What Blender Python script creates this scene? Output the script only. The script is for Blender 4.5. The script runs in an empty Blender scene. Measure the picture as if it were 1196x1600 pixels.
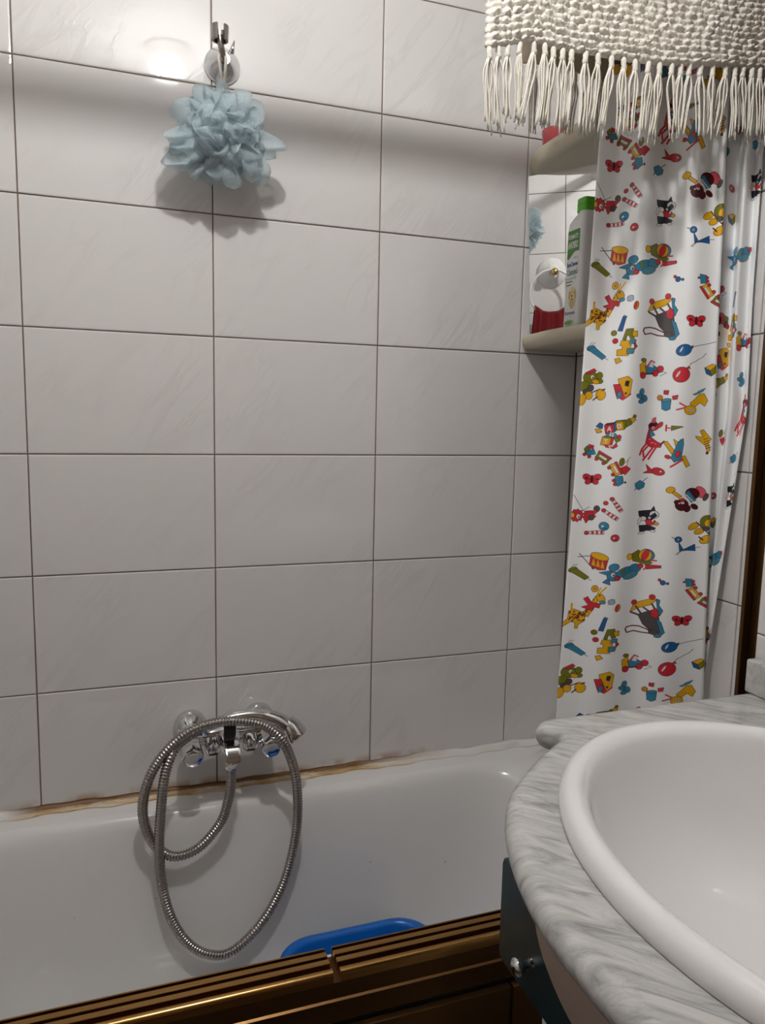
import bpy, bmesh, math, random
import numpy as np
from mathutils import Vector, Matrix

SC = bpy.context.scene
COL = SC.collection
random.seed(7)
RNG = np.random.default_rng(7)
PI = math.pi

# ------------------------------------------------------------------ camera
cam_data = bpy.data.cameras.new('camera')
cam = bpy.data.objects.new('camera', cam_data)
COL.objects.link(cam)
cam_data.sensor_fit = 'VERTICAL'
cam_data.sensor_height = 24.0
cam_data.lens = 24.0 * 1166.44 / 1600.0
cam_data.clip_start = 0.02
CR = Vector((0.9439, -0.3295, 0.0204)); CF = Vector((0.3294, 0.9359, -0.1252))
CR.normalize(); CF = (CF - CR * CF.dot(CR)).normalized(); CU = CR.cross(CF)
m3 = Matrix((CR, CU, -CF)).transposed()
cam.matrix_world = Matrix.Translation((0.1410, -1.3172, 1.2192)) @ m3.to_4x4()
SC.camera = cam

# ------------------------------------------------------------------ world, exposure
w = bpy.data.worlds.new('world'); SC.world = w
w.use_nodes = True
w.node_tree.nodes['Background'].inputs[0].default_value = (0.02, 0.02, 0.02, 1)
w.node_tree.nodes['Background'].inputs[1].default_value = 0.2
SC.view_settings.view_transform = 'Standard'
SC.view_settings.look = 'None'
SC.view_settings.exposure = 0.0
SC.view_settings.gamma = 1.0
SC.view_settings.use_curve_mapping = False
LAMP_POS = (0.275, -0.800, 2.085)     # the bulb under the low ceiling, above the edge of the bath
LAMP_R = 0.025
LAMP_STRENGTH = 815.0
LAMP_COLOR = (1.0, 1.0, 0.99)

# ------------------------------------------------------------------ node helpers
def new_mat(name, color=(0.8, 0.8, 0.8), rough=0.5, metal=0.0, **kw):
    m = bpy.data.materials.new(name); m.use_nodes = True
    b = m.node_tree.nodes['Principled BSDF']
    b.inputs['Base Color'].default_value = (*color, 1)
    b.inputs['Roughness'].default_value = rough
    b.inputs['Metallic'].default_value = metal
    for k, v in kw.items():
        b.inputs[k].default_value = v
    return m, m.node_tree.nodes, m.node_tree.links, b

def N(nodes, kind, **inp):
    n = nodes.new(kind)
    for k, v in inp.items():
        if hasattr(n, k) and k not in n.inputs:
            setattr(n, k, v)
        else:
            n.inputs[k].default_value = v
    return n

def ramp(nodes, stops):
    r = nodes.new('ShaderNodeValToRGB')
    e = r.color_ramp.elements
    e[0].position, e[0].color = stops[0][0], (*stops[0][1], 1)
    e[1].position, e[1].color = stops[-1][0], (*stops[-1][1], 1)
    for p, c in stops[1:-1]:
        x = e.new(p); x.color = (*c, 1)
    return r

def mapping(nodes, links, src, scale=(1, 1, 1), rot=(0, 0, 0), loc=(0, 0, 0)):
    mp = nodes.new('ShaderNodeMapping')
    mp.inputs['Scale'].default_value = scale
    mp.inputs['Rotation'].default_value = rot
    mp.inputs['Location'].default_value = loc
    links.new(src, mp.inputs['Vector'])
    return mp.outputs[0]

def noise_bump(m, nodes, links, b, scale, strength, dist=0.001, detail=4, coord='Object'):
    tc = nodes.new('ShaderNodeTexCoord')
    nz = N(nodes, 'ShaderNodeTexNoise', Scale=scale, Detail=detail)
    links.new(tc.outputs[coord], nz.inputs['Vector'])
    bp = N(nodes, 'ShaderNodeBump', Strength=strength, Distance=dist)
    links.new(nz.outputs[0], bp.inputs['Height'])
    links.new(bp.outputs[0], b.inputs['Normal'])
    return bp

def mixc(nodes, links, fac, a, b_):
    mx = nodes.new('ShaderNodeMix'); mx.data_type = 'RGBA'
    if hasattr(fac, 'node'): links.new(fac, mx.inputs[0])
    else: mx.inputs[0].default_value = fac
    for s, i in ((a, 6), (b_, 7)):
        if hasattr(s, 'node'): links.new(s, mx.inputs[i])
        else: mx.inputs[i].default_value = (*s, 1)
    return mx.outputs[2]

# --- glazed wall tile: faint diagonal veins, slight relief, rusty stain near the bath joint
def tile_material(stain):
    m, n, l, b = new_mat('glazed_tile' + ('_stained' if stain else ''), (0.74, 0.70, 0.675), 0.05)
    b.inputs['Coat Weight'].default_value = 0.3
    b.inputs['Coat Roughness'].default_value = 0.02
    tc = n.new('ShaderNodeTexCoord'); oi = n.new('ShaderNodeObjectInfo')
    add = N(n, 'ShaderNodeVectorMath', operation='ADD'); l.new(tc.outputs['Object'], add.inputs[0])
    sc = N(n, 'ShaderNodeVectorMath', operation='SCALE'); sc.inputs['Scale'].default_value = 17.0
    cmb = n.new('ShaderNodeCombineXYZ'); l.new(oi.outputs['Random'], cmb.inputs[0]); l.new(oi.outputs['Random'], cmb.inputs[1]); l.new(oi.outputs['Random'], cmb.inputs[2])
    l.new(cmb.outputs[0], sc.inputs[0]); l.new(sc.outputs[0], add.inputs[1])
    v = mapping(n, l, mapping(n, l, add.outputs[0], rot=(0, math.radians(52), 0)), scale=(2.2, 5, 11.0))
    nz = N(n, 'ShaderNodeTexNoise', Scale=2.2, Detail=5, Roughness=0.55, Distortion=0.6); l.new(v, nz.inputs['Vector'])
    # ridge = 1-|2n-1|
    r = ramp(n, [(0.44, (0, 0, 0)), (0.5, (1, 1, 1)), (0.56, (0, 0, 0))]); l.new(nz.outputs[0], r.inputs[0])
    nz2 = N(n, 'ShaderNodeTexNoise', Scale=6.0, Detail=2); l.new(add.outputs[0], nz2.inputs['Vector'])
    r2 = ramp(n, [(0.45, (0, 0, 0)), (0.65, (1, 1, 1))]); l.new(nz2.outputs[0], r2.inputs[0])
    mul = N(n, 'ShaderNodeMath', operation='MULTIPLY'); l.new(r.outputs[0], mul.inputs[0]); l.new(r2.outputs[0], mul.inputs[1])
    f = N(n, 'ShaderNodeMath', operation='MULTIPLY'); l.new(mul.outputs[0], f.inputs[0]); f.inputs[1].default_value = 0.38
    col = mixc(n, l, f.outputs[0], (0.69, 0.667, 0.650), (0.59, 0.56, 0.54))
    if stain:
        g = n.new('ShaderNodeNewGeometry'); sx = n.new('ShaderNodeSeparateXYZ'); l.new(g.outputs['Position'], sx.inputs[0])
        mr = N(n, 'ShaderNodeMapRange'); mr.inputs['From Min'].default_value = 0.568; mr.inputs['From Max'].default_value = 0.552
        l.new(sx.outputs[2], mr.inputs['Value'])
        n3 = N(n, 'ShaderNodeTexNoise', Scale=26.0, Detail=4); l.new(g.outputs['Position'], n3.inputs['Vector'])
        r3 = ramp(n, [(0.42, (0, 0, 0)), (0.60, (0.85, 0.85, 0.85))]); l.new(n3.outputs[0], r3.inputs[0])
        mu = N(n, 'ShaderNodeMath', operation='MULTIPLY'); l.new(mr.outputs[0], mu.inputs[0]); l.new(r3.outputs[0], mu.inputs[1])
        rx = ramp(n, [(0.0, (0, 0, 0)), (0.1, (1, 1, 1)), (0.8, (1, 1, 1)), (0.9, (0, 0, 0))])
        mx = N(n, 'ShaderNodeMapRange'); mx.inputs['From Min'].default_value = -0.08; mx.inputs['From Max'].default_value = 0.86
        l.new(sx.outputs[0], mx.inputs['Value']); l.new(mx.outputs[0], rx.inputs[0])
        mu2 = N(n, 'ShaderNodeMath', operation='MULTIPLY'); l.new(mu.outputs[0], mu2.inputs[0]); l.new(rx.outputs[0], mu2.inputs[1])
        col = mixc(n, l, mu2.outputs[0], col, (0.36, 0.17, 0.045))
    l.new(col, b.inputs['Base Color'])
    # relief: veins stand slightly proud, broad waviness of the glaze
    wv = N(n, 'ShaderNodeTexNoise', Scale=9.0, Detail=1); l.new(add.outputs[0], wv.inputs['Vector'])
    b1 = N(n, 'ShaderNodeBump', Strength=0.22, Distance=0.0012); l.new(mul.outputs[0], b1.inputs['Height'])
    b2 = N(n, 'ShaderNodeBump', Strength=0.10, Distance=0.004); l.new(wv.outputs[0], b2.inputs['Height']); l.new(b1.outputs[0], b2.inputs['Normal'])
    l.new(b2.outputs[0], b.inputs['Normal']); l.new(b2.outputs[0], b.inputs['Coat Normal'])
    return m
M = {}
M['tile'] = tile_material(False)
M['tile_stained'] = tile_material(True)
m, n, l, b = new_mat('grout', (0.17, 0.115, 0.082), 0.9); noise_bump(m, n, l, b, 400, 0.3); M['grout'] = m
m, n, l, b = new_mat('white_plaster', (0.62, 0.605, 0.585), 0.8); noise_bump(m, n, l, b, 60, 0.1); M['plaster'] = m
m, n, l, b = new_mat('front_wood', (0.20, 0.115, 0.06), 0.5); noise_bump(m, n, l, b, 20, 0.1); M['front_wood'] = m
m, n, l, b = new_mat('floor_ceramic', (0.10, 0.075, 0.055), 0.35); noise_bump(m, n, l, b, 30, 0.1); M['floor'] = m
# enamel with faint dirt specks
m, n, l, b = new_mat('white_enamel', (0.80, 0.785, 0.76), 0.10)
b.inputs['Coat Weight'].default_value = 0.4; b.inputs['Coat Roughness'].default_value = 0.03
tc = n.new('ShaderNodeTexCoord')
nz = N(n, 'ShaderNodeTexVoronoi', Scale=16.0); l.new(tc.outputs['Object'], nz.inputs['Vector'])
r = ramp(n, [(0.018, (1, 1, 1)), (0.035, (0, 0, 0))]); l.new(nz.outputs['Distance'], r.inputs[0])
cl = N(n, 'ShaderNodeTexNoise', Scale=5, Detail=4); l.new(tc.outputs['Object'], cl.inputs['Vector'])
c1 = mixc(n, l, cl.outputs[0], (0.80, 0.785, 0.765), (0.74, 0.72, 0.695))
c2 = mixc(n, l, r.outputs[0], c1, (0.42, 0.39, 0.35))
l.new(c2, b.inputs['Base Color']); M['enamel'] = m
m, n, l, b = new_mat('white_porcelain', (0.77, 0.755, 0.745), 0.06)
b.inputs['Coat Weight'].default_value = 0.5; b.inputs['Coat Roughness'].default_value = 0.03
noise_bump(m, n, l, b, 7, 0.03, 0.003, 1); M['porcelain'] = m
# silicone / sealant joint with rusty mould
m, n, l, b = new_mat('rusty_sealant', (0.7, 0.66, 0.6), 0.45)
g = n.new('ShaderNodeNewGeometry'); sx = n.new('ShaderNodeSeparateXYZ'); l.new(g.outputs['Position'], sx.inputs[0])
mp = mapping(n, l, g.outputs['Position'], scale=(7, 40, 40))
nz = N(n, 'ShaderNodeTexNoise', Scale=2.4, Detail=5, Roughness=0.65); l.new(mp, nz.inputs['Vector'])
halo = ramp(n, [(0.30, (0.72, 0.68, 0.62)), (0.44, (0.62, 0.48, 0.30)), (0.56, (0.50, 0.31, 0.12)), (0.8, (0.36, 0.19, 0.055))]); l.new(nz.outputs[0], halo.inputs[0])
lz = N(n, 'ShaderNodeMapRange'); lz.inputs['From Min'].default_value = 0.5445; lz.inputs['From Max'].default_value = 0.5525; l.new(sx.outputs[2], lz.inputs['Value'])
la = N(n, 'ShaderNodeMath', operation='ADD'); l.new(lz.outputs[0], la.inputs[0])
ls = N(n, 'ShaderNodeMath', operation='MULTIPLY_ADD'); l.new(nz.outputs[0], ls.inputs[0]); ls.inputs[1].default_value = 0.9; ls.inputs[2].default_value = -0.45; l.new(ls.outputs[0], la.inputs[1])
lr = ramp(n, [(0.22, (0, 0, 0)), (0.52, (1, 1, 1))]); l.new(la.outputs[0], lr.inputs[0])
dk = mixc(n, l, lr.outputs[0], halo.outputs[0], (0.17, 0.075, 0.018))
mx = N(n, 'ShaderNodeMapRange'); mx.inputs['From Min'].default_value = -0.06; mx.inputs['From Max'].default_value = 0.82
l.new(sx.outputs[0], mx.inputs['Value'])
rx = ramp(n, [(0.0, (0, 0, 0)), (0.06, (1, 1, 1)), (0.70, (1, 1, 1)), (0.93, (0, 0, 0))]); l.new(mx.outputs[0], rx.inputs[0])
c = mixc(n, l, rx.outputs[0], (0.76, 0.73, 0.69), dk); l.new(c, b.inputs['Base Color'])
noise_bump(m, n, l, b, 90, 0.3, 0.001); M['sealant'] = m
m, n, l, b = new_mat('chrome', (0.72, 0.72, 0.73), 0.07, 1.0); noise_bump(m, n, l, b, 40, 0.015); M['chrome'] = m
m, n, l, b = new_mat('hose_steel', (0.36, 0.33, 0.31), 0.25, 1.0); noise_bump(m, n, l, b, 300, 0.05); M['hose'] = m
m, n, l, b = new_mat('brushed_steel', (0.32, 0.295, 0.26), 0.3, 1.0); noise_bump(m, n, l, b, 120, 0.05); M['steel'] = m
m, n, l, b = new_mat('black_plastic', (0.012, 0.012, 0.013), 0.4); noise_bump(m, n, l, b, 200, 0.05); M['black'] = m
# bronze anodised aluminium, brushed along its length
m, n, l, b = new_mat('bronze_aluminium', (0.40, 0.22, 0.075), 0.24, 1.0)
tc = n.new('ShaderNodeTexCoord'); mp = mapping(n, l, tc.outputs['Object'], scale=(2, 160, 160))
nz = N(n, 'ShaderNodeTexNoise', Scale=6, Detail=3); l.new(mp, nz.inputs['Vector'])
r = ramp(n, [(0.3, (0.37, 0.20, 0.065)), (0.7, (0.47, 0.27, 0.095))]); l.new(nz.outputs[0], r.inputs[0]); l.new(r.outputs[0], b.inputs['Base Color'])
M['bronze'] = m
m, n, l, b = new_mat('dark_bronze', (0.13, 0.065, 0.022), 0.3, 0.85); noise_bump(m, n, l, b, 100, 0.05); M['dark_bronze'] = m
# marble
MROT = 45.0
m, n, l, b = new_mat('grey_veined_marble', (0.7, 0.69, 0.66), 0.22)
b.inputs['Coat Weight'].default_value = 0.15
tc = n.new('ShaderNodeTexCoord')
mp = mapping(n, l, mapping(n, l, tc.outputs['Object'], rot=(0, 0, math.radians(MROT))), scale=(9.0, 42.0, 18.0))
n1 = N(n, 'ShaderNodeTexNoise', Scale=1.6, Detail=7, Roughness=0.62, Distortion=0.9); l.new(mp, n1.inputs['Vector'])
r1 = ramp(n, [(0.28, (0.22, 0.22, 0.215)), (0.43, (0.40, 0.395, 0.38)), (0.58, (0.52, 0.51, 0.485)), (0.8, (0.62, 0.605, 0.575))]); l.new(n1.outputs[0], r1.inputs[0])
mp2 = mapping(n, l, mapping(n, l, tc.outputs['Object'], rot=(0, 0, math.radians(MROT + 8))), scale=(5.0, 16.0, 8.0))
n2 = N(n, 'ShaderNodeTexNoise', Scale=2.4, Detail=5, Roughness=0.55, Distortion=1.6); l.new(mp2, n2.inputs['Vector'])
r2 = ramp(n, [(0.485, (0, 0, 0)), (0.5, (1, 1, 1)), (0.515, (0, 0, 0))]); l.new(n2.outputs[0], r2.inputs[0])
n3 = N(n, 'ShaderNodeTexNoise', Scale=9, Detail=2); l.new(tc.outputs['Object'], n3.inputs['Vector'])
r3 = ramp(n, [(0.45, (0, 0, 0)), (0.7, (0.75, 0.75, 0.75))]); l.new(n3.outputs[0], r3.inputs[0])
mu = N(n, 'ShaderNodeMath', operation='MULTIPLY'); l.new(r2.outputs[0], mu.inputs[0]); l.new(r3.outputs[0], mu.inputs[1])
c = mixc(n, l, mu.outputs[0], r1.outputs[0], (0.24, 0.235, 0.23)); l.new(c, b.inputs['Base Color']); M['marble'] = m
m, n, l, b = new_mat('blue_plastic', (0.004, 0.135, 0.52), 0.28, **{'Subsurface Weight': 0.0}); noise_bump(m, n, l, b, 50, 0.03); M['blue'] = m
m, n, l, b = new_mat('dark_teal_lacquer', (0.013, 0.034, 0.042), 0.42); noise_bump(m, n, l, b, 20, 0.02); M['teal'] = m
m, n, l, b = new_mat('white_lacquer', (0.70, 0.66, 0.62), 0.4); noise_bump(m, n, l, b, 20, 0.02); M['white_lacquer'] = m
m, n, l, b = new_mat('shaded_beige_lacquer', (0.40, 0.31, 0.265), 0.5); noise_bump(m, n, l, b, 20, 0.02); M['shaded_beige_lacquer'] = m  # apron lacquer, colour darkened to carry the shade under the worktop
m, n, l, b = new_mat('ivory_plastic', (0.54, 0.48, 0.36), 0.28); noise_bump(m, n, l, b, 30, 0.02); M['ivory'] = m
m, n, l, b = new_mat('mirror_silver', (0.90, 0.91, 0.90), 0.0, 1.0); M['mirror'] = m
tcm = n.new('ShaderNodeTexCoord'); nzm = N(n, 'ShaderNodeTexNoise', Scale=3.0); l.new(tcm.outputs['Object'], nzm.inputs['Vector'])
rm = ramp(n, [(0.3, (0.89, 0.90, 0.89)), (0.7, (0.91, 0.92, 0.91))]); l.new(nzm.outputs[0], rm.inputs[0]); l.new(rm.outputs[0], b.inputs['Base Color'])
m, n, l, b = new_mat('white_bottle_plastic', (0.78, 0.77, 0.75), 0.35, **{'Subsurface Weight': 0.0}); noise_bump(m, n, l, b, 30, 0.02); M['bottle'] = m
m, n, l, b = new_mat('green_plastic', (0.09, 0.42, 0.015), 0.3); noise_bump(m, n, l, b, 60, 0.03); M['green'] = m
m, n, l, b = new_mat('pink_translucent_plastic', (0.90, 0.16, 0.17), 0.2, **{'Transmission Weight': 0.55}); noise_bump(m, n, l, b, 30, 0.05); M['pink'] = m
for nm, c in (('ink_green', (0.07, 0.26, 0.04)), ('ink_white', (0.82, 0.84, 0.76)), ('ink_blue', (0.03, 0.06, 0.26)), ('ink_teal', (0.10, 0.27, 0.28)),
              ('ink_grey', (0.16, 0.17, 0.17)), ('ink_gold', (0.60, 0.38, 0.12)), ('ink_brown', (0.22, 0.11, 0.03)), ('ink_cream', (0.75, 0.58, 0.28)),
              ('ink_pale', (0.55, 0.68, 0.60)), ('ink_black', (0.02, 0.015, 0.01)), ('ink_leaf', (0.30, 0.50, 0.24))):
    m, n, l, b = new_mat(nm, c, 0.45); noise_bump(m, n, l, b, 200, 0.02); M[nm] = m
m, n, l, b = new_mat('gold_metal', (0.62, 0.45, 0.20), 0.2, 1.0); noise_bump(m, n, l, b, 60, 0.03); M['gold'] = m
m, n, l, b = new_mat('red_terry', (0.30, 0.008, 0.014), 0.95, **{'Sheen Weight': 0.4}); noise_bump(m, n, l, b, 500, 0.6, 0.002); M['red_towel'] = m
# cotton of the mat
m, n, l, b = new_mat('cream_cotton', (0.66, 0.60, 0.51), 0.95, **{'Sheen Weight': 0.15})
tc = n.new('ShaderNodeTexCoord'); nz = N(n, 'ShaderNodeTexNoise', Scale=130, Detail=5, Roughness=0.7); l.new(tc.outputs['Object'], nz.inputs['Vector'])
r = ramp(n, [(0.3, (0.64, 0.585, 0.505)), (0.7, (0.85, 0.80, 0.72))]); l.new(nz.outputs[0], r.inputs[0]); l.new(r.outputs[0], b.inputs['Base Color'])
nb = N(n, 'ShaderNodeTexNoise', Scale=420, Detail=4, Roughness=0.7); l.new(tc.outputs['Object'], nb.inputs['Vector'])
bp = N(n, 'ShaderNodeBump', Strength=0.8, Distance=0.002); l.new(nb.outputs[0], bp.inputs['Height']); l.new(bp.outputs[0], b.inputs['Normal'])
M['cotton'] = m
m, n, l, b = new_mat('cream_cord', (0.68, 0.635, 0.56), 0.9)
tc = n.new('ShaderNodeTexCoord'); nz = N(n, 'ShaderNodeTexWave', Scale=300, Distortion=2.0); l.new(tc.outputs['Object'], nz.inputs['Vector'])
bp = N(n, 'ShaderNodeBump', Strength=0.3, Distance=0.0006); l.new(nz.outputs[0], bp.inputs['Height']); l.new(bp.outputs[0], b.inputs['Normal'])
M['cord'] = m
# mat backing
m, n, l, b = new_mat('mat_backing', (0.42, 0.34, 0.25), 0.95); noise_bump(m, n, l, b, 260, 0.5, 0.001); M['backing'] = m
# loofah mesh: fine net, see-through between threads
m, n, l, b = new_mat('blue_net', (0.60, 0.71, 0.75), 0.6)
out = n['Material Output']
tc = n.new('ShaderNodeTexCoord')
nz = N(n, 'ShaderNodeTexVoronoi', Scale=900.0); nz.feature = 'DISTANCE_TO_EDGE'; l.new(tc.outputs['Object'], nz.inputs['Vector'])
r = ramp(n, [(0.05, (0.92, 0.92, 0.92)), (0.19, (0.04, 0.04, 0.04))]); l.new(nz.outputs['Distance'], r.inputs[0])
tr = n.new('ShaderNodeBsdfTransparent'); tl = N(n, 'ShaderNodeBsdfTranslucent'); tl.inputs[0].default_value = (0.68, 0.79, 0.83, 1)
ms0 = n.new('ShaderNodeMixShader'); ms0.inputs[0].default_value = 0.35; l.new(b.outputs[0], ms0.inputs[1]); l.new(tl.outputs[0], ms0.inputs[2])
ms = n.new('ShaderNodeMixShader'); l.new(r.outputs[0], ms.inputs[0]); l.new(tr.outputs[0], ms.inputs[1]); l.new(ms0.outputs[0], ms.inputs[2])
l.new(ms.outputs[0], out.inputs[0]); M['net'] = m
m, n, l, b = new_mat('lamp_bulb', (1, 1, 1), 0.5)
b.inputs['Emission Color'].default_value = (*LAMP_COLOR, 1); b.inputs['Emission Strength'].default_value = LAMP_STRENGTH; M['bulb'] = m

# ------------------------------------------------------------------ mesh helpers
def link(name, me, mat=None, parent=None, smooth=True):
    o = bpy.data.objects.new(name, me); COL.objects.link(o)
    if mat is not None and len(me.materials) == 0: me.materials.append(mat)
    if parent is not None: o.parent = parent
    if smooth:
        for p in me.polygons: p.use_smooth = True
    return o

def from_bm(name, bm, mat, parent=None, smooth=True, recalc=True, auto=None):
    if recalc: bmesh.ops.recalc_face_normals(bm, faces=bm.faces)
    me = bpy.data.meshes.new(name); bm.to_mesh(me); bm.free()
    o = link(name, me, mat, parent, smooth)
    if auto is not None: me.set_sharp_from_angle(angle=math.radians(auto))
    return o

def add_box(bm, a, b_, bevel=0.0, seg=2):
    c = [(x + y) / 2 for x, y in zip(a, b_)]; s = [abs(y - x) for x, y in zip(a, b_)]
    r = bmesh.ops.create_cube(bm, size=1.0)
    bmesh.ops.scale(bm, vec=s, verts=r['verts']); bmesh.ops.translate(bm, vec=c, verts=r['verts'])
    if bevel > 0:
        ed = list({e for v in r['verts'] for e in v.link_edges})
        bmesh.ops.bevel(bm, geom=ed, offset=bevel, segments=seg, affect='EDGES', profile=0.5)

def box(name, a, b_, mat, parent=None, bevel=0.002, seg=2):
    bm = bmesh.new(); add_box(bm, a, b_, bevel, seg)
    return from_bm(name, bm, mat, parent, smooth=bevel > 0, auto=35 if bevel > 0 else None)

def add_loft(bm, loops, close=True, cap0=False, cap1=False):
    vs = [[bm.verts.new(p) for p in lp] for lp in loops]
    k = len(loops[0])
    for i in range(len(vs) - 1):
        for j in range(k if close else k - 1):
            j2 = (j + 1) % k
            bm.faces.new((vs[i][j], vs[i][j2], vs[i + 1][j2], vs[i + 1][j]))
    if cap0: bm.faces.new(list(reversed(vs[0])))
    if cap1: bm.faces.new(vs[-1])
    return vs

def frame(d):
    d = Vector(d).normalized()
    up = Vector((0, 0, 1)) if abs(d.z) < 0.95 else Vector((1, 0, 0))
    a = d.cross(up).normalized(); return a, a.cross(d).normalized(), d

def add_lathe(bm, origin, axis, prof, seg=24, cap=True, sx=1.0, sy=1.0):
    a, b_, d = frame(axis); o = Vector(origin)
    loops = [[o + d * h + (a * math.cos(2 * PI * k / seg) * sx + b_ * math.sin(2 * PI * k / seg) * sy) * max(r, 1e-5) for k in range(seg)] for r, h in prof]
    add_loft(bm, loops, True, cap, cap)

def catmull(pts, per=12):
    pts = [Vector(p) for p in pts]; out = []
    P = [pts[0] * 2 - pts[1]] + pts + [pts[-1] * 2 - pts[-2]]
    for i in range(1, len(P) - 2):
        p0, p1, p2, p3 = P[i - 1], P[i], P[i + 1], P[i + 2]
        for k in range(per):
            t = k / per
            out.append(0.5 * ((2 * p1) + (p2 - p0) * t + (2 * p0 - 5 * p1 + 4 * p2 - p3) * t * t + (3 * p1 - p0 - 3 * p2 + p3) * t ** 3))
    out.append(pts[-1]); return out

def resample(path, step):
    L = [0.0]
    for i in range(1, len(path)): L.append(L[-1] + (path[i] - path[i - 1]).length)
    n_ = max(2, int(round(L[-1] / step))); out = []; j = 0
    for k in range(n_ + 1):
        s = L[-1] * k / n_
        while j < len(L) - 2 and L[j + 1] < s: j += 1
        t = (s - L[j]) / max(1e-9, L[j + 1] - L[j]); out.append(path[j].lerp(path[j + 1], min(1, max(0, t))))
    return out

def add_tube(bm, path, rad, seg=8, cap=True):
    path = [Vector(p) for p in path]; k = len(path)
    t0 = (path[1] - path[0]).normalized(); a, b_, _ = frame(t0); loops = []
    for i, p in enumerate(path):
        t = (path[min(i + 1, k - 1)] - path[max(i - 1, 0)]).normalized()
        a = (a - t * a.dot(t)).normalized(); b_ = t.cross(a)
        r = rad(i / (k - 1)) if callable(rad) else (rad[i] if isinstance(rad, (list, tuple)) else rad)
        loops.append([p + (a * math.cos(2 * PI * q / seg) + b_ * math.sin(2 * PI * q / seg)) * r for q in range(seg)])
    add_loft(bm, loops, True, cap, cap)

def add_poly(bm, pts):
    bm.faces.new([bm.verts.new(p) for p in pts])

def thing(name, label, cat, loc=(0, 0, 0), group=None):
    o = bpy.data.objects.new(name, None); COL.objects.link(o)
    o.empty_display_size = 0.05; o.location = loc
    tag(o, label, cat, group); return o

def tag(o, label, cat, group=None):
    o['label'] = label; o['category'] = cat
    if group: o['group'] = group
    return o

def struct(o, label=None, cat=None):
    o['kind'] = 'structure'
    if label: o['label'] = label
    if cat: o['category'] = cat
    return o

def adopt(root):
    """children were built in world space: keep them where they are"""
    for ch in root.children:
        ch.matrix_parent_inverse = Matrix.Translation(root.location).inverted()

# ------------------------------------------------------------------ room shell
XL, XR, XJ = -0.38, 1.012, 0.920       # left wall, right wall over the bath, right wall by the basin
YJ, YF, ZC = -0.585, -2.30, 2.145
TW, TH = 0.29446, 0.20                 # tile pitch
Z0 = 1.95                              # a horizontal joint
G = 0.0018                             # joint width
TT = 0.004                             # tile stands proud of the grout

tile_cache = {}
def tile_mesh(w_, h_, matkey):
    key = (round(w_, 4), round(h_, 4), matkey)
    if key in tile_cache: return tile_cache[key]
    bm = bmesh.new()
    hw, hh = w_ / 2, h_ / 2
    def ring(ins, y):
        return [(-hw + ins, y, -hh + ins), (hw - ins, y, -hh + ins), (hw - ins, y, hh - ins), (-hw + ins, y, hh - ins)]
    add_loft(bm, [ring(0, TT), ring(0, 0.0014), ring(0.0007, 0.0004), ring(0.0024, 0.0)], True, False, True)
    bmesh.ops.recalc_face_normals(bm, faces=bm.faces)
    me = bpy.data.meshes.new('tile'); bm.to_mesh(me); bm.free()
    me.materials.append(M[matkey])
    for p in me.polygons: p.use_smooth = True
    me.set_sharp_from_angle(angle=math.radians(8))
    tile_cache[key] = me
    return me

def tile_wall(parent, to_world, s_lines, z_lines, rot, stain_below=None):
    """tiles between the joint positions; to_world(s, z) gives the point on the glazed face"""
    for i in range(len(s_lines) - 1):
        for k in range(len(z_lines) - 1):
            w_ = abs(s_lines[i + 1] - s_lines[i]) - G; h_ = abs(z_lines[k + 1] - z_lines[k]) - G
            if w_ < 0.008 or h_ < 0.008: continue
            sm, zm = (s_lines[i] + s_lines[i + 1]) / 2, (z_lines[k] + z_lines[k + 1]) / 2
            mk = 'tile_stained' if (stain_below and min(z_lines[k], z_lines[k + 1]) < stain_below) else 'tile'
            o = bpy.data.objects.new('tile', tile_mesh(w_, h_, mk)); COL.objects.link(o)
            o.parent = parent
            p = to_world(sm, zm)
            jit = 0.0006
            o.location = p
            o.rotation_euler = (RNG.normal(0, 0.0012), RNG.normal(0, 0.0006), rot + RNG.normal(0, 0.0012))

def slab(name, a, b_, mat):
    bm = bmesh.new(); add_box(bm, a, b_); return from_bm(name, bm, mat, smooth=False)

# back wall: the grout bed is the wall, tiles are its pieces (glazed faces lie at y = 0)
wb = struct(slab('wall_back', (XL - 0.1, 0.0025, 0), (XR + 0.1, 0.12, ZC), M['grout']))
xs = [XL, -TW, 0, TW, 2 * TW, 3 * TW, XR]
zs = [0.55 + 0.20 * i for i in range(0, 8)] + [ZC]
tile_wall(wb, lambda s, z: (s, 0, z), xs, [0.35] + zs, 0.0, 0.56)
# right wall over the bath
wr = struct(slab('wall_right', (XR + 0.0025, YJ - 0.0, 0), (XR + 0.12, 0.0, ZC), M['grout']))
ys = [0, -0.165, -0.165 - TW, YJ]
tile_wall(wr, lambda s, z: (XR, s, z), ys, [0.35] + zs, -PI / 2)
# right wall beside the basin stands further into the room
wr2 = struct(slab('wall_right_basin', (XJ + 0.0025, YF, 0), (XR + 0.12, YJ, ZC), M['grout']))
ys2 = [YJ + 0.0, YJ - 0.215, YJ - 0.215 - TW, YJ - 0.215 - 2 * TW, YJ - 0.215 - 3 * TW, YJ - 0.215 - 4 * TW, YJ - 0.215 - 5 * TW, YF]
tile_wall(wr2, lambda s, z: (XJ, s, z), ys2, zs, -PI / 2)
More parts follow.
